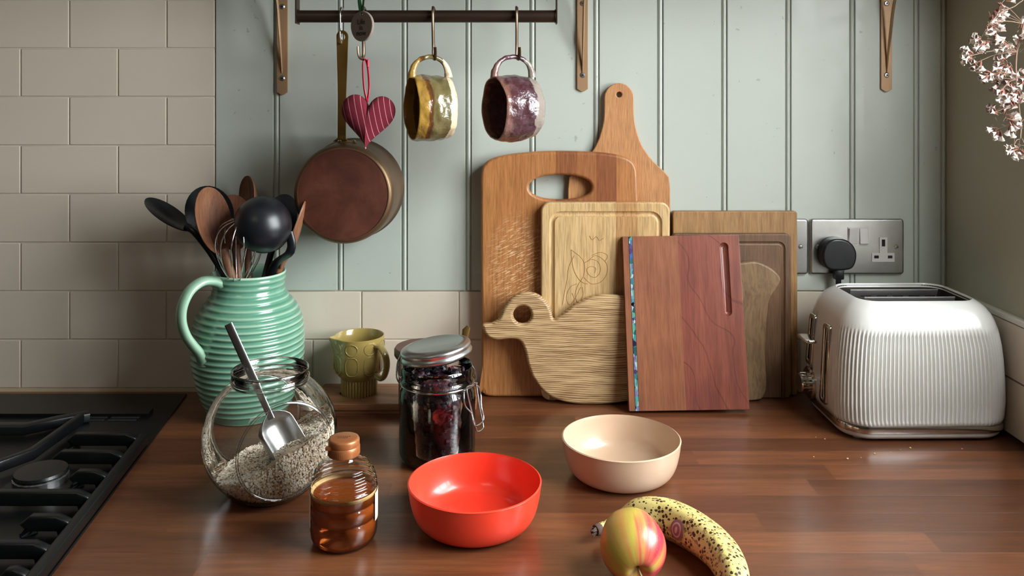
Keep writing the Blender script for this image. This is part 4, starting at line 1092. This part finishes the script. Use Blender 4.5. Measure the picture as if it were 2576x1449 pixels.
g = G(); spoonhead(g, Vector((-.004, -.002, .012)), Vector((.1, .1, 1)), (1, -1, 0), .024, .016, .003, .001); g.obj('head', M['brass'], bsp, 60)

# ------------------------------------------------------------------ clip-top jar of dried fruit
KC = Vector((-.0955, 1.068-D0, 0))
kj = thing('clip_top_jar', 'glass clip-top jar with a half-open steel lid, full of dark dried fruit', 'jar', KC)
prof = [(0, 0), (.041, 0), (.0455, .003), (.0483, .010), (.0485, .020), (.0485, .080), (.0472, .089), (.0442, .0955), (.0440, .0985), (.0468, .1005), (.0470, .1035), (.0455, .1055), (.0462, .1095), (.0462, .1185), (.0450, .1200),
        (.0432, .1190), (.0428, .1040), (.0425, .0965), (.0440, .0900), (.0458, .082), (.0460, .020), (.0450, .009), (.040, .0055), (0, .005)]
g = G(); g.lathe(prof, 72); g.obj('glass_body', M['glass'], kj, 60)
tl = math.radians(-8.5)
Ml = Matrix.Translation((0.0, 0, .1265)) @ Matrix.Rotation(tl, 4, 'Y') @ Matrix.Translation((0, 0, .004))
g = G(); g.lathe([(0, .0), (.043, .0), (.0455, .0015), (.0462, .004), (.0448, .0065), (.044, .0075)], 64, M=Ml); g.obj('lid_rim', M['brushed'], kj, 50)
g = G(); g.lathe([(.044, .0072), (.0445, .009), (.0452, .0105), (.0452, .0125), (.044, .0142), (.0375, .0162), (.0350, .0168), (.0340, .0163), (0, .0163)], 64, M=Ml); g.obj('lid_top', M['brushed'], kj, 50)
g = G(); g.lathe([(0, -.002), (.039, -.002), (.041, .0), (0, .0)], 48, M=Ml); g.obj('seal', M['black'], kj, 50)
g = G(); g.tube([(.0468*math.cos(a), .0468*math.sin(a), .0982) for a in [2*PI*i/48 for i in range(48)]], .0011, 6, closed=True); g.obj('neck_wire', M['steel'], kj, 60)
g = G(); g.tube(cr([(-.047, .008, .098), (-.051, .008, .106), (-.0505, .008, .12), (-.0485, .008, .129), (-.045, .008, .133)], 4, False), .0011, 6)
g.tube(cr([(-.047, -.008, .098), (-.051, -.008, .106), (-.0505, -.008, .12), (-.0485, -.008, .129), (-.045, -.008, .133)], 4, False), .0011, 6); g.obj('hinge_wire', M['steel'], kj, 60)
la = math.radians(-28); er = Vector((math.cos(la), math.sin(la), 0)); et = Vector((-math.sin(la), math.cos(la), 0)); ez_ = Vector((0,0,1))
def LP(t, r_, z): return et*t*1.12+er*(r_+max(0, .098-z)*.12)+ez_*z
g = G(); g.tube(cr([LP(-.010, .0475, .0985), LP(-.016, .050, .094), LP(-.0165, .051, .082), LP(-.010, .054, .071), LP(-.009, .0565, .056), LP(.010, .0565, .056), LP(.012, .054, .071), LP(.0175, .051, .082), LP(.016, .050, .094), LP(.010, .0475, .0985)], 5, False), .0011, 7)
g.obj('latch_wire', M['steel'], kj, 60)
g = G(); g.tube(cr([LP(-.010, .0505, .100), LP(-.0085, .0535, .075), LP(-.0075, .0570, .0515), LP(-.004, .058, .0475), LP(.004, .058, .0475), LP(.0075, .0570, .0515), LP(.0085, .0535, .075), LP(.010, .0505, .100), LP(0, .050, .1005)], 5), .0011, 7)
g.obj('latch_wire', M['steel'], kj, 60)
g = G(); g.tube([LP(-.015, .0485, .0985), LP(.015, .0485, .0985)], .0016, 8); g.tube(cr([LP(.012, .048, .0985), LP(.012, .050, .108), LP(.009, .049, .118), LP(.006, .047, .124)], 4, False), .0011, 6); g.obj('latch_hinge', M['steel'], kj, 60)
# dried fruit
rf = random.Random(11)
df = tag(bpy.data.objects.new('dried_fruit', None), 'dark purple-red dried fruit packed inside the clip-top jar', 'dried fruit', None, 'stuff')
bm0 = bmesh.new(); bmesh.ops.create_icosphere(bm0, subdivisions=2, radius=1); ico_v = [v.co.copy() for v in bm0.verts]; ico_f = [[v.index for v in f.verts] for f in bm0.faces]; bm0.free()
g = G(); g.lathe([(0, .007), (.038, .007), (.0415, .015), (.0415, .085), (.039, .098), (.03, .108), (0, .110)], 32)
for i in range(620):
    a = rf.uniform(0, 2*PI); 
    if i < 520: z = rf.uniform(.011, .094); rr = (.0415 if z < .086 else .039)+rf.uniform(-.003, .001)
    else: z = rf.uniform(.100, .113); rr = rf.uniform(0, .034)
    if math.sin(a) > .75 and i < 520: continue
    s0 = rf.uniform(.0032, .0062); sq = Vector((rf.uniform(.6, 1.2), rf.uniform(.6, 1.2), rf.uniform(.5, 1.1))); off = Vector((rf.random()*9, rf.random()*9, 0))
    c = Vector((rr*math.cos(a), rr*math.sin(a), z)); vs = []
    for v in ico_v:
        k = 1+.55*noise.noise(v*1.9+off)
        q = c+Vector((v.x*sq.x, v.y*sq.y, v.z*sq.z))*s0*k
        h = math.hypot(q.x, q.y)
        if h > .0452: q.x *= .0452/h; q.y *= .0452/h
        q.z = max(q.z, .0062); vs.append(q)
    g.add(vs, ico_f)
bpy.data.objects.remove(df)
df = g.obj('dried_fruit', M['fruit'], None, 60, loc=KC, fix=False); tag(df, 'dark purple-red dried fruit packed inside the clip-top jar', 'dried fruit', None, 'stuff')

# ------------------------------------------------------------------ round glass jar with oats and scoop
GC = Vector((-.2837, .980-D0, 0)); GR, GZ = .0770, .0655
gj = thing('round_glass_jar', 'round glass jar with flat side windows, part full of oats', 'jar', GC)
fa = math.radians(33); fn1 = Vector((math.sin(fa), -math.cos(fa), 0)); FD = .0555
cz = Vector((0, 0, GZ))
def clipj(v, inset=0.0):
    v = Vector(v)
    for nn_ in (fn1, -fn1):
        dd = v.dot(nn_)
        if dd > FD-inset: v -= nn_*(dd-(FD-inset))
    return v
def globe(R_, inset, zmin, n=96):
    prof = []
    a0 = math.asin((zmin-GZ)/R_); a1 = math.acos(.0435/R_)
    prof.append((0, zmin))
    for i in range(41):
        a = a0+(a1-a0)*i/40; prof.append((R_*math.cos(a), GZ+R_*math.sin(a)))
    return prof
g = G(); pr = globe(GR, 0, 0.0)
neck = [(.0435, .1275), (.0425, .1300), (.0435, .1312), (.0450, .1325), (.0440, .1345), (.0432, .1370), (.0438, .1388), (.0442, .1425), (.0430, .1440), (.0412, .1430), (.0405, .1370), (.0402, .1300)]
g.lathe(pr+neck, 112); 
g.v = [tuple(clipj(v)) if v[2] < .127 else v for v in g.v]
g.obj('glass_body', M['glass'], gj, 60)
g = G(); g.lathe([(0, .0001), (.036, .0001), (.044, .002), (.046, .006), (.040, .0045), (0, .0045)], 64); g.obj('thick_base', M['glassthick'], gj, 60)
rc_ = math.sqrt(GR**2-FD**2)
for s_ in (1, -1):
    uu = Vector((fn1.y, -fn1.x, 0))
    g = G(); pts_ = [fn1*FD*s_+cz+uu*rc_*math.cos(a)+Vector((0,0,1))*rc_*math.sin(a) for a in [2*PI*i/72 for i in range(72)]]
    pts_ = [p for p in pts_]
    g.tube(pts_, .0016, 10, closed=True); g.v = [(v[0], v[1], max(v[2], .0003)) for v in g.v]; g.obj('window_rim', M['rimglass'], gj, 60)
for zz, r0, rt in ((.1425, .0430, .0014), (.1328, .0440, .0013), (.1288, .0432, .0010)):
    g = G(); g.tube([(r0*math.cos(a), r0*math.sin(a), zz) for a in [2*PI*i/72 for i in range(72)]], rt, 8, closed=True); g.obj('neck_ring', M['rimglass'], gj, 60)
# oats
ro_ = random.Random(5); IR = GR-.0045
def osurf(x, y): return .047+.42*x+.05*y+.005*noise.noise(Vector((x*45, y*45, 3)))
def opt(v):
    v = Vector(v)
    v.z = max(.0062, min(v.z, osurf(v.x, v.y)))
    h = math.hypot(v.x, v.y); rm = math.sqrt(max(0, IR*IR-(v.z-GZ)**2))
    if h > rm: v.x *= rm/h; v.y *= rm/h
    v.z = min(v.z, osurf(v.x, v.y)); return clipj(v, .0042)
g = G(); pr = [(0, GZ-IR)]+[(IR*math.cos(a), GZ+IR*math.sin(a)) for a in [-PI/2+PI*i/48 for i in range(1, 48)]]+[(0, GZ+IR)]
g.lathe([(r_, z_) for r_, z_ in pr], 72); g.v = [tuple(opt(v)*1.0) for v in g.v]
g.v = [(v[0]*.975, v[1]*.975, v[2]-.0008 if v[2] > .01 else v[2]) for v in g.v]
def flake(c, nrm, s_):
    nrm = (nrm+Vector((ro_.gauss(0, .3), ro_.gauss(0, .3), ro_.gauss(0, .3)))+Vector((.25, 0, .3))).normalized()
    u = nrm.orthogonal().normalized(); u.rotate(Matrix.Rotation(ro_.uniform(0, 6.3), 3, nrm)); b = nrm.cross(u); e_ = ro_.uniform(.6, .9)
    vs = [c+nrm*s_*.25]
    for i in range(7):
        a = 2*PI*i/7; rr = s_*ro_.uniform(.8, 1.1); vs.append(c+u*rr*math.cos(a)+b*rr*e_*math.sin(a)+nrm*s_*ro_.uniform(-.2, .15))
    g.add(vs, [(0, 1+i, 1+(i+1) % 7) for i in range(7)])
for i in range(19000):
    if i % 3:   # against the glass
        u = ro_.uniform(-1, .25); a = ro_.uniform(0, 2*PI); q = math.sqrt(max(0, 1-u*u)); dv = Vector((q*math.cos(a), q*math.sin(a), u))
        v = clipj(cz+dv*IR-Vector((0,0,0)), .0042) if True else 0
        v0_ = cz+dv*IR; v = clipj(v0_, .0042)
        if v.z > osurf(v.x, v.y)+.001 or v.z < .006: continue
        nr = fn1 if v0_.dot(fn1) > FD-.0042 else dv
        flake(v+nr*.0003, nr, ro_.uniform(.0011, .0021))
    else:
        a = ro_.uniform(0, 2*PI); q = math.sqrt(ro_.random())*IR; x, y = q*math.cos(a), q*math.sin(a); z = osurf(x, y)
        v = Vector((x, y, z))
        if (v-cz).length > IR or abs(v.dot(fn1)) > FD-.0045: continue
        flake(v+Vector((0,0,.0004)), Vector((-.4, 0, 1)), ro_.uniform(.0011, .0022))
oo = g.obj('rolled_oats', M['oat'], None, 0, loc=GC, fix=False); tag(oo, 'heap of pale rolled oats inside the round glass jar', 'oats', None, 'stuff')
# scoop
sp0 = P(703, 1098, .960); sp1 = P(574, 815, .965)
sc = thing('metal_scoop', 'brushed aluminium scoop standing in the oats of the round jar', 'scoop', sp0)
axs = (sp1-sp0).normalized(); L_ = (sp1-sp0).length
g = G(); g.tube(cr([axs*.022, axs*(L_*.4), axs*(L_*.7), axs*L_], 5, False), [.0042]*6+[.0052]*10, 12, True, .35, up=(1, -.15, .45)); g.obj('handle', M['brushed'], sc, 60)
# bowl: half-round trough closed at the back
g = G(); nx_ = Vector((.62, -.45, .64)); da = Vector((.55, -.1, -.83)).normalized(); nx_ = (nx_-da*nx_.dot(da)).normalized(); bb = nx_.cross(da)
vs = []; fs = []; nu, nv = 12, 16
for s_ in (0, 1):
    for i in range(nu+1):
        t = i/nu; sc_ = math.sin(PI/2*min(1, t*3.0+.02))**.8
        for j in range(nv+1):
            a = PI*j/nv; r_ = (.0215-(.0008 if s_ else 0))*sc_
            vs.append((da*(-.026+t*.052)+bb*(r_*math.cos(a))-nx_*(r_*math.sin(a)*.9-.006))*1.15)
k = (nu+1)*(nv+1)
for s_ in (0, 1):
    for i in range(nu):
        for j in range(nv): q = s_*k+i*(nv+1)+j; fs.append((q, q+1, q+nv+2, q+nv+1))
for j in range(nv): q = nu*(nv+1)+j; fs.append((q, q+1, k+q+1, k+q))
for i in range(nu):
    for j in (0, nv): q = i*(nv+1)+j; fs.append((q, q+nv+1, k+q+nv+1, k+q))
g.add(vs, fs); g.obj('scoop_bowl', M['brushed'], sc, 50)

# ------------------------------------------------------------------ honey bottle
HCn = Vector((-.1752, .870-D0, 0))
hbtl = thing('honey_bottle', 'clear squeeze bottle half full of amber honey with a copper-coloured cap', 'bottle', HCn)
outer = [(0, .0012), (.020, .0012), (.0225, 0), (.027, 0), (.0315, .003), (.0340, .009), (.0345, .016), (.0343, .0255), (.0335, .0265), (.0335, .0275), (.0343, .0285), (.0343, .0410), (.0335, .0420), (.0335, .0430), (.0343, .0440), (.0343, .0525), (.0348, .0545), (.0340, .0565)]
k = 0
for i in range(33):
    t = i/32; z = .0565+.0275*t; r_ = .0338*math.cos(t*1.12)**.9 if t < 1 else 0
    r_ = .0138+(.0336-.0138)*math.sqrt(max(0, 1-t**2.1))
    outer.append((r_+.0010*math.cos(t*PI*2*5), z))
outer += [(.0132, .0855), (.0132, .092)]
g = G(); g.lathe(outer, 72); g.obj('bottle_body', M['plastic'], hbtl, 60)
g = G(); g.lathe([(0, .0022), (.020, .0022), (.0265, .0012), (.0308, .004), (.0330, .0095), (.0334, .016), (.0333, .025), (.0326, .0265), (.0326, .0275), (.0333, .0285), (.0333, .041), (.0326, .042), (.0326, .043), (.0333, .044), (.0333, .0515), (0, .0515)], 72); g.obj('honey', M['honey'], hbtl, 60)
g = G(); g.lathe([(.0312, .0512), (.0335, .0508), (.0337, .0528), (.0335, .0545), (.0318, .0530)], 64, closed=True); g.obj('foam_ring', M['foam'], hbtl, 60)
g = G(); g.lathe([(0, .0895), (.0160, .0895), (.0164, .0905), (.0164, .0985), (.0160, .0990), (.0162, .0995), (.0162, .1048), (.0152, .1066), (.0135, .1070), (0, .1068)], 108, fn=lambda t, r, z: (r+(.0003*math.cos(54*t) if z < .0988 and r > .016 else 0), z)); g.obj('cap', M['cap'], hbtl, 50)
G().bbox((-.0125, -.0105, .0995), (.009, .004, .004), .0012, 2, Matrix.Rotation(.0, 4, 'Z')).obj('cap_tab', M['cap'], hbtl, 40)
# faint illegible date stamp on the cap: two rows of tiny ink dabs
for i in range(2):
    g = G()
    for k in range(7 if i == 0 else 5): g.box((-.0075+k*.0022+i*.002+random.uniform(-.0003, .0003), .0022-i*.0036, .10705), (random.uniform(.0008, .0015), random.uniform(.0012, .0020), .0002))
    g.obj('cap_print', M['ink'], hbtl, 0)
def labelpatch(a0, a1, z0, z1):
    g = G(); vs = []; n = 14
    for i in range(n+1):
        a = math.radians(a0+(a1-a0)*i/n)
        for z in (z0, z1): vs.append((.03475*math.cos(a), .03475*math.sin(a), z))
        for z in (z0, z1): vs.append((.03505*math.cos(a), .03505*math.sin(a), z))
    fs = []
    for i in range(n):
        b = 4*i; fs += [(b+2, b+6, b+7, b+3), (b, b+1, b+5, b+4), (b, b+4, b+6, b+2), (b+1, b+3, b+7, b+5)]
    fs += [(0, 2, 3, 1), (4*n, 4*n+1, 4*n+3, 4*n+2)]
    g.add(vs, fs); g.obj('label', M['label'], hbtl, 40)
labelpatch(135, 207, .020, .0525); labelpatch(-14, 50, .024, .0525)

# ------------------------------------------------------------------ bowls
def bowl(px, d, label, mat):
    c = Vector(((px-1288)/FP*d, d-D0, 0))
    b = thing('bowl', label, 'bowl', c, group='matching melamine bowls')
    out = [(0, .001), (.036, .001), (.038, 0), (.046, 0), (.0560, .0028), (.0625, .0085), (.0672, .018), (.0703, .031), (.0722, .0445), (.0725, .0455), (.0716, .0460), (.0704, .0452), (.0684, .031), (.0652, .019), (.0605, .0108), (.0530, .0058), (.040, .004), (0, .0038)]
    pr = [(v[0], v[1]) for v in cr([(*p, 0) for p in out], 3, False)]
    g = G(); g.lathe([(max(0, a), z) for a, z in pr], 112); g.obj('shell', mat, b, 50)
bowl(1194.5, .905, 'glossy coral-red melamine bowl at the front of the worktop', M['coral'])
bowl(1562.5, 1.022, 'pale beige melamine bowl in front of the leaning boards', M['beige'])

# ------------------------------------------------------------------ apple, banana
ac = Vector(((1591-1288)/FP*.806, .806-D0, .0298))
ap = thing('apple', 'small red and yellow-green apple lying with its stalk towards the viewer', 'apple')
axd = Vector((.06, -.92, -.38)).normalized()
prof = []
for i in range(49):
    t = PI*i/48; R_ = .0312
    r_ = R_*math.sin(t)*(1+.06*math.cos(t)); z_ = R_*1.08*math.cos(t)
    z_ -= .0095*math.exp(-(r_/.0075)**2) if t < PI/2 else -.006*math.exp(-(r_/.006)**2)
    prof.append((max(0, r_), z_))
def fa_(t, r, z): return r*(1+.018*math.cos(5*t+.5)*(1 if z < 0 else .3)+.012*math.cos(2*t)), z
ap.matrix_world = axmat(ac, axd, (1, 0, 0))
g = G(); g.lathe(prof, 72, fa_); g.obj('flesh', M['apple'], ap, 180)
g = G(); g.tube(cr([(0, 0, .022), (.0005, 0, .028), (.001, .001, .034), (.0025, .002, .040)], 4, False), .0011, 8); g.obj('stalk', M['stalk'], ap, 60)
bpts = [((1508, 1330), .0052, .013), ((1540, 1316), .0058, .013), ((1570, 1304), .0095, .0155), ((1600, 1296), .0155, .0182), ((1635, 1296), .0182, .0198), ((1680, 1305), .0192, .0202), ((1730, 1328), .0192, .0202), ((1780, 1362), .0186, .0196), ((1820, 1402), .0174, .0184), ((1846, 1450), .0150, .0165), ((1856, 1492), .0105, .013), ((1858, 1520), .0055, .010), ((1858, 1532), .0035, .009)]
bw = []; br_ = []
for (q, r_, z) in bpts:
    d = (HC-z)*FP/(q[1]-250); v = P(q[0], q[1], d); bw.append(v); br_.append(r_)
org = bw[5].copy(); org.z = 0
bn = thing('banana', 'ripe yellow banana freckled with brown spots, behind the apple', 'banana', org)
cp = cr([v-org for v in bw], 8, False)
rr = cr([(r_, 0, 0) for r_ in br_], 8, False); rr = [v[0] for v in rr]
g = G(); g.tube(cp, rr, 40, True)
# five soft ridges
nn_ = 40
for i in range(len(cp)):
    c = cp[i]
    for j in range(nn_):
        v = Vector(g.v[i*nn_+j]); a = 2*PI*j/nn_; k = 1+.045*math.cos(5*a+.4); v = c+(v-c)*k
        v.z = max(v.z, .0003); g.v[i*nn_+j] = tuple(v)
g.obj('peel', M['banana'], bn, 180)
st = cp[0]
tipdir = (cp[0]-cp[3]).normalized()
g = G(); g.tube([st+tipdir*-.001, st+tipdir*.003, st+tipdir*.006], [.0054, .0062, .0052], 14)
rt_ = random.Random(2)
for i in range(14):
    a = rt_.uniform(0, 6.28); o_ = Vector((0, math.cos(a), math.sin(a)))*.004
    g.tube([st+tipdir*.005+o_*.8, st+tipdir*rt_.uniform(.008, .013)+o_*rt_.uniform(.6, 1.5)], [.0012, .0004], 5)
g.obj('dry_tip', M['bananatip'], bn, 60)
# sticker wrapped on the near flank
si = 49; c = cp[si]; tn = (cp[si+2]-cp[si-2]).normalized(); outn = Vector((-.50, -.80, .22)); outn = (outn-tn*outn.dot(tn)).normalized(); bt = tn.cross(outn)
def stk(name, ra, rb_, off, mat):
    g = G(); vs = []; n = 28; RS = [0, .35, .7, 1]
    for r_ in RS:
        for i in range(n):
            a = 2*PI*i/n; u = ra*r_*math.cos(a); ang = rb_*r_*math.sin(a)/rr[si]
            vs.append(c+tn*u+(outn*math.cos(ang)+bt*math.sin(ang))*(rr[si]*1.045+off))
    fs = [(a*n+i, a*n+(i+1) % n, (a+1)*n+(i+1) % n, (a+1)*n+i) for a in range(3) for i in range(n)]
    g.add(vs, fs); g.obj(name, mat, bn, 60)
stk('sticker', .0085, .0095, .0004, M['sticker']); stk('sticker_print', .0060, .0068, .0007, M['stickerw']); stk('sticker_print', .0045, .0052, .0009, M['sticker']); stk('sticker_print', .0018, .003, .0011, M['stickerw'])

# ------------------------------------------------------------------ dried flowers hanging by the right wall
FDp = 1.062
fl = thing('dried_flowers', 'dried papery white statice sprig hanging from the shelf at the right wall', 'flowers', P(2596, 250, FDp))
forg = P(2596, 250, FDp); rr_ = random.Random(21)
def floret_mesh(ci):
    g = G(); g.mi = 0
    vs = []; n = 10
    for ring_, (r_, z_) in enumerate(((.0009, 0), (.0019, .0032), (.0036, .0062))):
        for i in range(n):
            a = 2*PI*i/n; k = 1+(.09*(1 if i % 2 else -1) if ring_ == 2 else 0)+rr_.uniform(-.08, .08)
            vs.append((r_*k*math.cos(a), r_*k*math.sin(a)*.75, z_+(rr_.uniform(-.0007, .0007) if ring_ == 2 else 0)))
    g.add(vs, [(a*n+i, a*n+(i+1) % n, (a+1)*n+(i+1) % n, (a+1)*n+i) for a in range(2) for i in range(n)])
    g.mi = 1; g.tube([(0, 0, -.0048), (0, 0, -.002), (0, 0, .0012)], [.0004, .0010, .0011], 6)
    me_o = g.obj('floret', [M['petal'] if ci else M['petal2'], M['calyx']], None, 60); me = me_o.data; bpy.data.objects.remove(me_o); return me
fms = [floret_mesh(i % 3 != 0) for i in range(6)]
clusters = [(2512,8,5,-40),(2500,28,10,-60),(2490,42,9,-60),(2484,62,6,-70),(2490,84,5,-30),(2464,102,7,200),(2480,106,4,250),(2436,142,7,170),(2452,160,5,215),(2480,186,4,200),(2524,116,6,180),(2545,130,7,150),(2520,156,4,190),(2532,166,4,270),(2512,182,3,200),(2504,210,5,190),(2532,204,7,250),(2518,230,7,230),(2545,234,6,280),(2498,284,4,120),(2520,286,5,60),(2532,302,5,340),(2502,328,6,240),(2538,318,3,300),(2548,372,5,230),(2562,378,6,260),(2578,366,6,290),(2572,198,4,180),(2548,262,5,80),(2562,70,5,40),(2572,110,6,90),(2560,95,5,30)]
spine = [(2596,-300),(2590,-60),(2575,60),(2558,130),(2556,200),(2562,260),(2568,320),(2566,350)]
def fp(px, py, dd=0): return P(px, py, FDp+dd)-forg
sd = {}
g = G(); g.tube(cr([fp(*s_) for s_ in spine], 5, False), .0011, 6)
g.tube(cr([fp(2604,-300), fp(2585,-40), fp(2560,10), fp(2520,30), fp(2490,60), fp(2470,92)], 5, False), .0007, 5)
g.tube(cr([fp(2556,200), fp(2520,195), fp(2480,180), fp(2452,158), fp(2440,132)], 5, False), .0006, 5)
g.tube(cr([fp(2562,270), fp(2545,262), fp(2520,275), fp(2500,282), fp(2484,276)], 5, False), .0005, 5)
g.tube(cr([fp(2575,300), fp(2556,330), fp(2550,372)], 5, False), .0005, 5)
for (cx_, cy_, n_, an) in clusters:
    # twig from the nearest spine point
    best = min(spine[1:], key=lambda s_: (s_[0]-cx_)**2+(s_[1]-cy_)**2)
    dd = rr_.uniform(-.012, .012); sd[(cx_, cy_)] = dd
    g.tube(cr([fp(*best), fp((best[0]+cx_)/2, (best[1]+cy_)/2-8, dd/2), fp(cx_, cy_, dd)], 4, False), .0005, 5)
for i in range(120):
    s_ = rr_.choice(clusters); c = fp(s_[0]+rr_.uniform(-14, 14)+8, s_[1]+rr_.uniform(-12, 12), sd[(s_[0], s_[1])]); e = c+Vector((rr_.uniform(-1,1), rr_.uniform(-1,1), rr_.uniform(-1,1)))*.006
    g.tube([c, e], [.0005, .0002], 4)
g.obj('stem', M['sprigstem'], fl, 60)
cnt = 0
for (cx_, cy_, n_, an) in clusters:
    for k in range(int(n_*1.65)):
        a = math.radians(an+rr_.uniform(-55, 55)); dv = Vector((math.cos(a), rr_.uniform(-.6, .3), math.sin(a)))
        o = bpy.data.objects.new('floret', fms[rr_.randrange(6)]); COL.objects.link(o); o.parent = fl
        c = fp(cx_+7, cy_, sd[(cx_, cy_)])+dv.normalized()*.0055+Vector((rr_.uniform(-1,1), rr_.uniform(-1,1), rr_.uniform(-1,1)))*.0038
        m_ = dv.to_track_quat('Z', 'Y').to_matrix().to_4x4() @ Matrix.Rotation(rr_.uniform(0, 3), 4, 'Z') @ Matrix.Scale(rr_.uniform(.85, 1.3), 4)
        m_.translation = c; o.matrix_basis = m_; cnt += 1

# crumbs by the toaster
g = G(); rc2 = random.Random(4)
for (px, py) in ((2075,1105),(2240,1138),(2420,1130),(2265,1132),(2052,1100),(2047,1150),(2132,1155),(2290,1128),(2200,1142),(2166,1152)):
    c = CT(px, py); s0 = rc2.uniform(.0006, .0015)
    g.add([c+Vector((0,0,s0*.6))+Vector((v.x, v.y, v.z*.6))*s0*(1+.4*noise.noise(v*2+c*99)) for v in ico_v], ico_f)
cb = g.obj('crumbs', M['crumb'], None, 0, fix=False); tag(cb, 'pale bread crumbs scattered on the worktop before the toaster', 'crumbs', None, 'stuff')

# small pieces become sub-parts of the part they sit on
SUB = {'screw_cross': 'screw', 'screw_slot': 'screw', 'pin_hole': 'outlet_insert', 'switch_flag': 'switch_surround', 'rocker_switch': 'switch_surround', 'sticker_print': 'sticker',
       'cap_print': 'cap', 'cap_tab': 'cap', 'lever_slot': 'slot_trim', 'rivet': 'handle_flange', 'end_ring': 'hanger_strap', 'dial': 'dial_ring', 'guard_lip': 'bread_guard',
       'foot': 'base', 'seal': 'lid_rim', 'strain_relief': 'plug_body', 'embossed_circle': 'body', 'embossed_panel': 'body', 'rose_engraving': 'board_body', 'shell_inlay': 'board_body', 'inlay_line': 'board_body',
       'knot': 'ribbon', 'stamped_word': 'disc', 'base_rim': 'body', 'neck_ring': 'glass_body', 'window_rim': 'glass_body', 'glazing_bar': 'window_frame', 'burner_cap': 'burner_base', 'burner_ring': 'burner_base'}
def ctr(o):
    vs = o.data.vertices; n = len(vs); st = max(1, n//200); c = Vector(); k = 0
    for i in range(0, n, st): c += vs[i].co; k += 1
    return o.matrix_basis @ (c/max(1, k))
for root in [o for o in list(bpy.data.objects) if o.parent is None]:
    kids = [c for c in root.children if c.type == 'MESH']
    byn = {}
    for c in kids: byn.setdefault(c.name.split('.')[0], []).append(c)
    for nm, pn in SUB.items():
        if nm in byn and pn in byn:
            for c in byn[nm]:
                cc = ctr(c); p = min(byn[pn], key=lambda q: (ctr(q)-cc).length)
                c.parent = p; c.matrix_parent_inverse = p.matrix_basis.inverted()
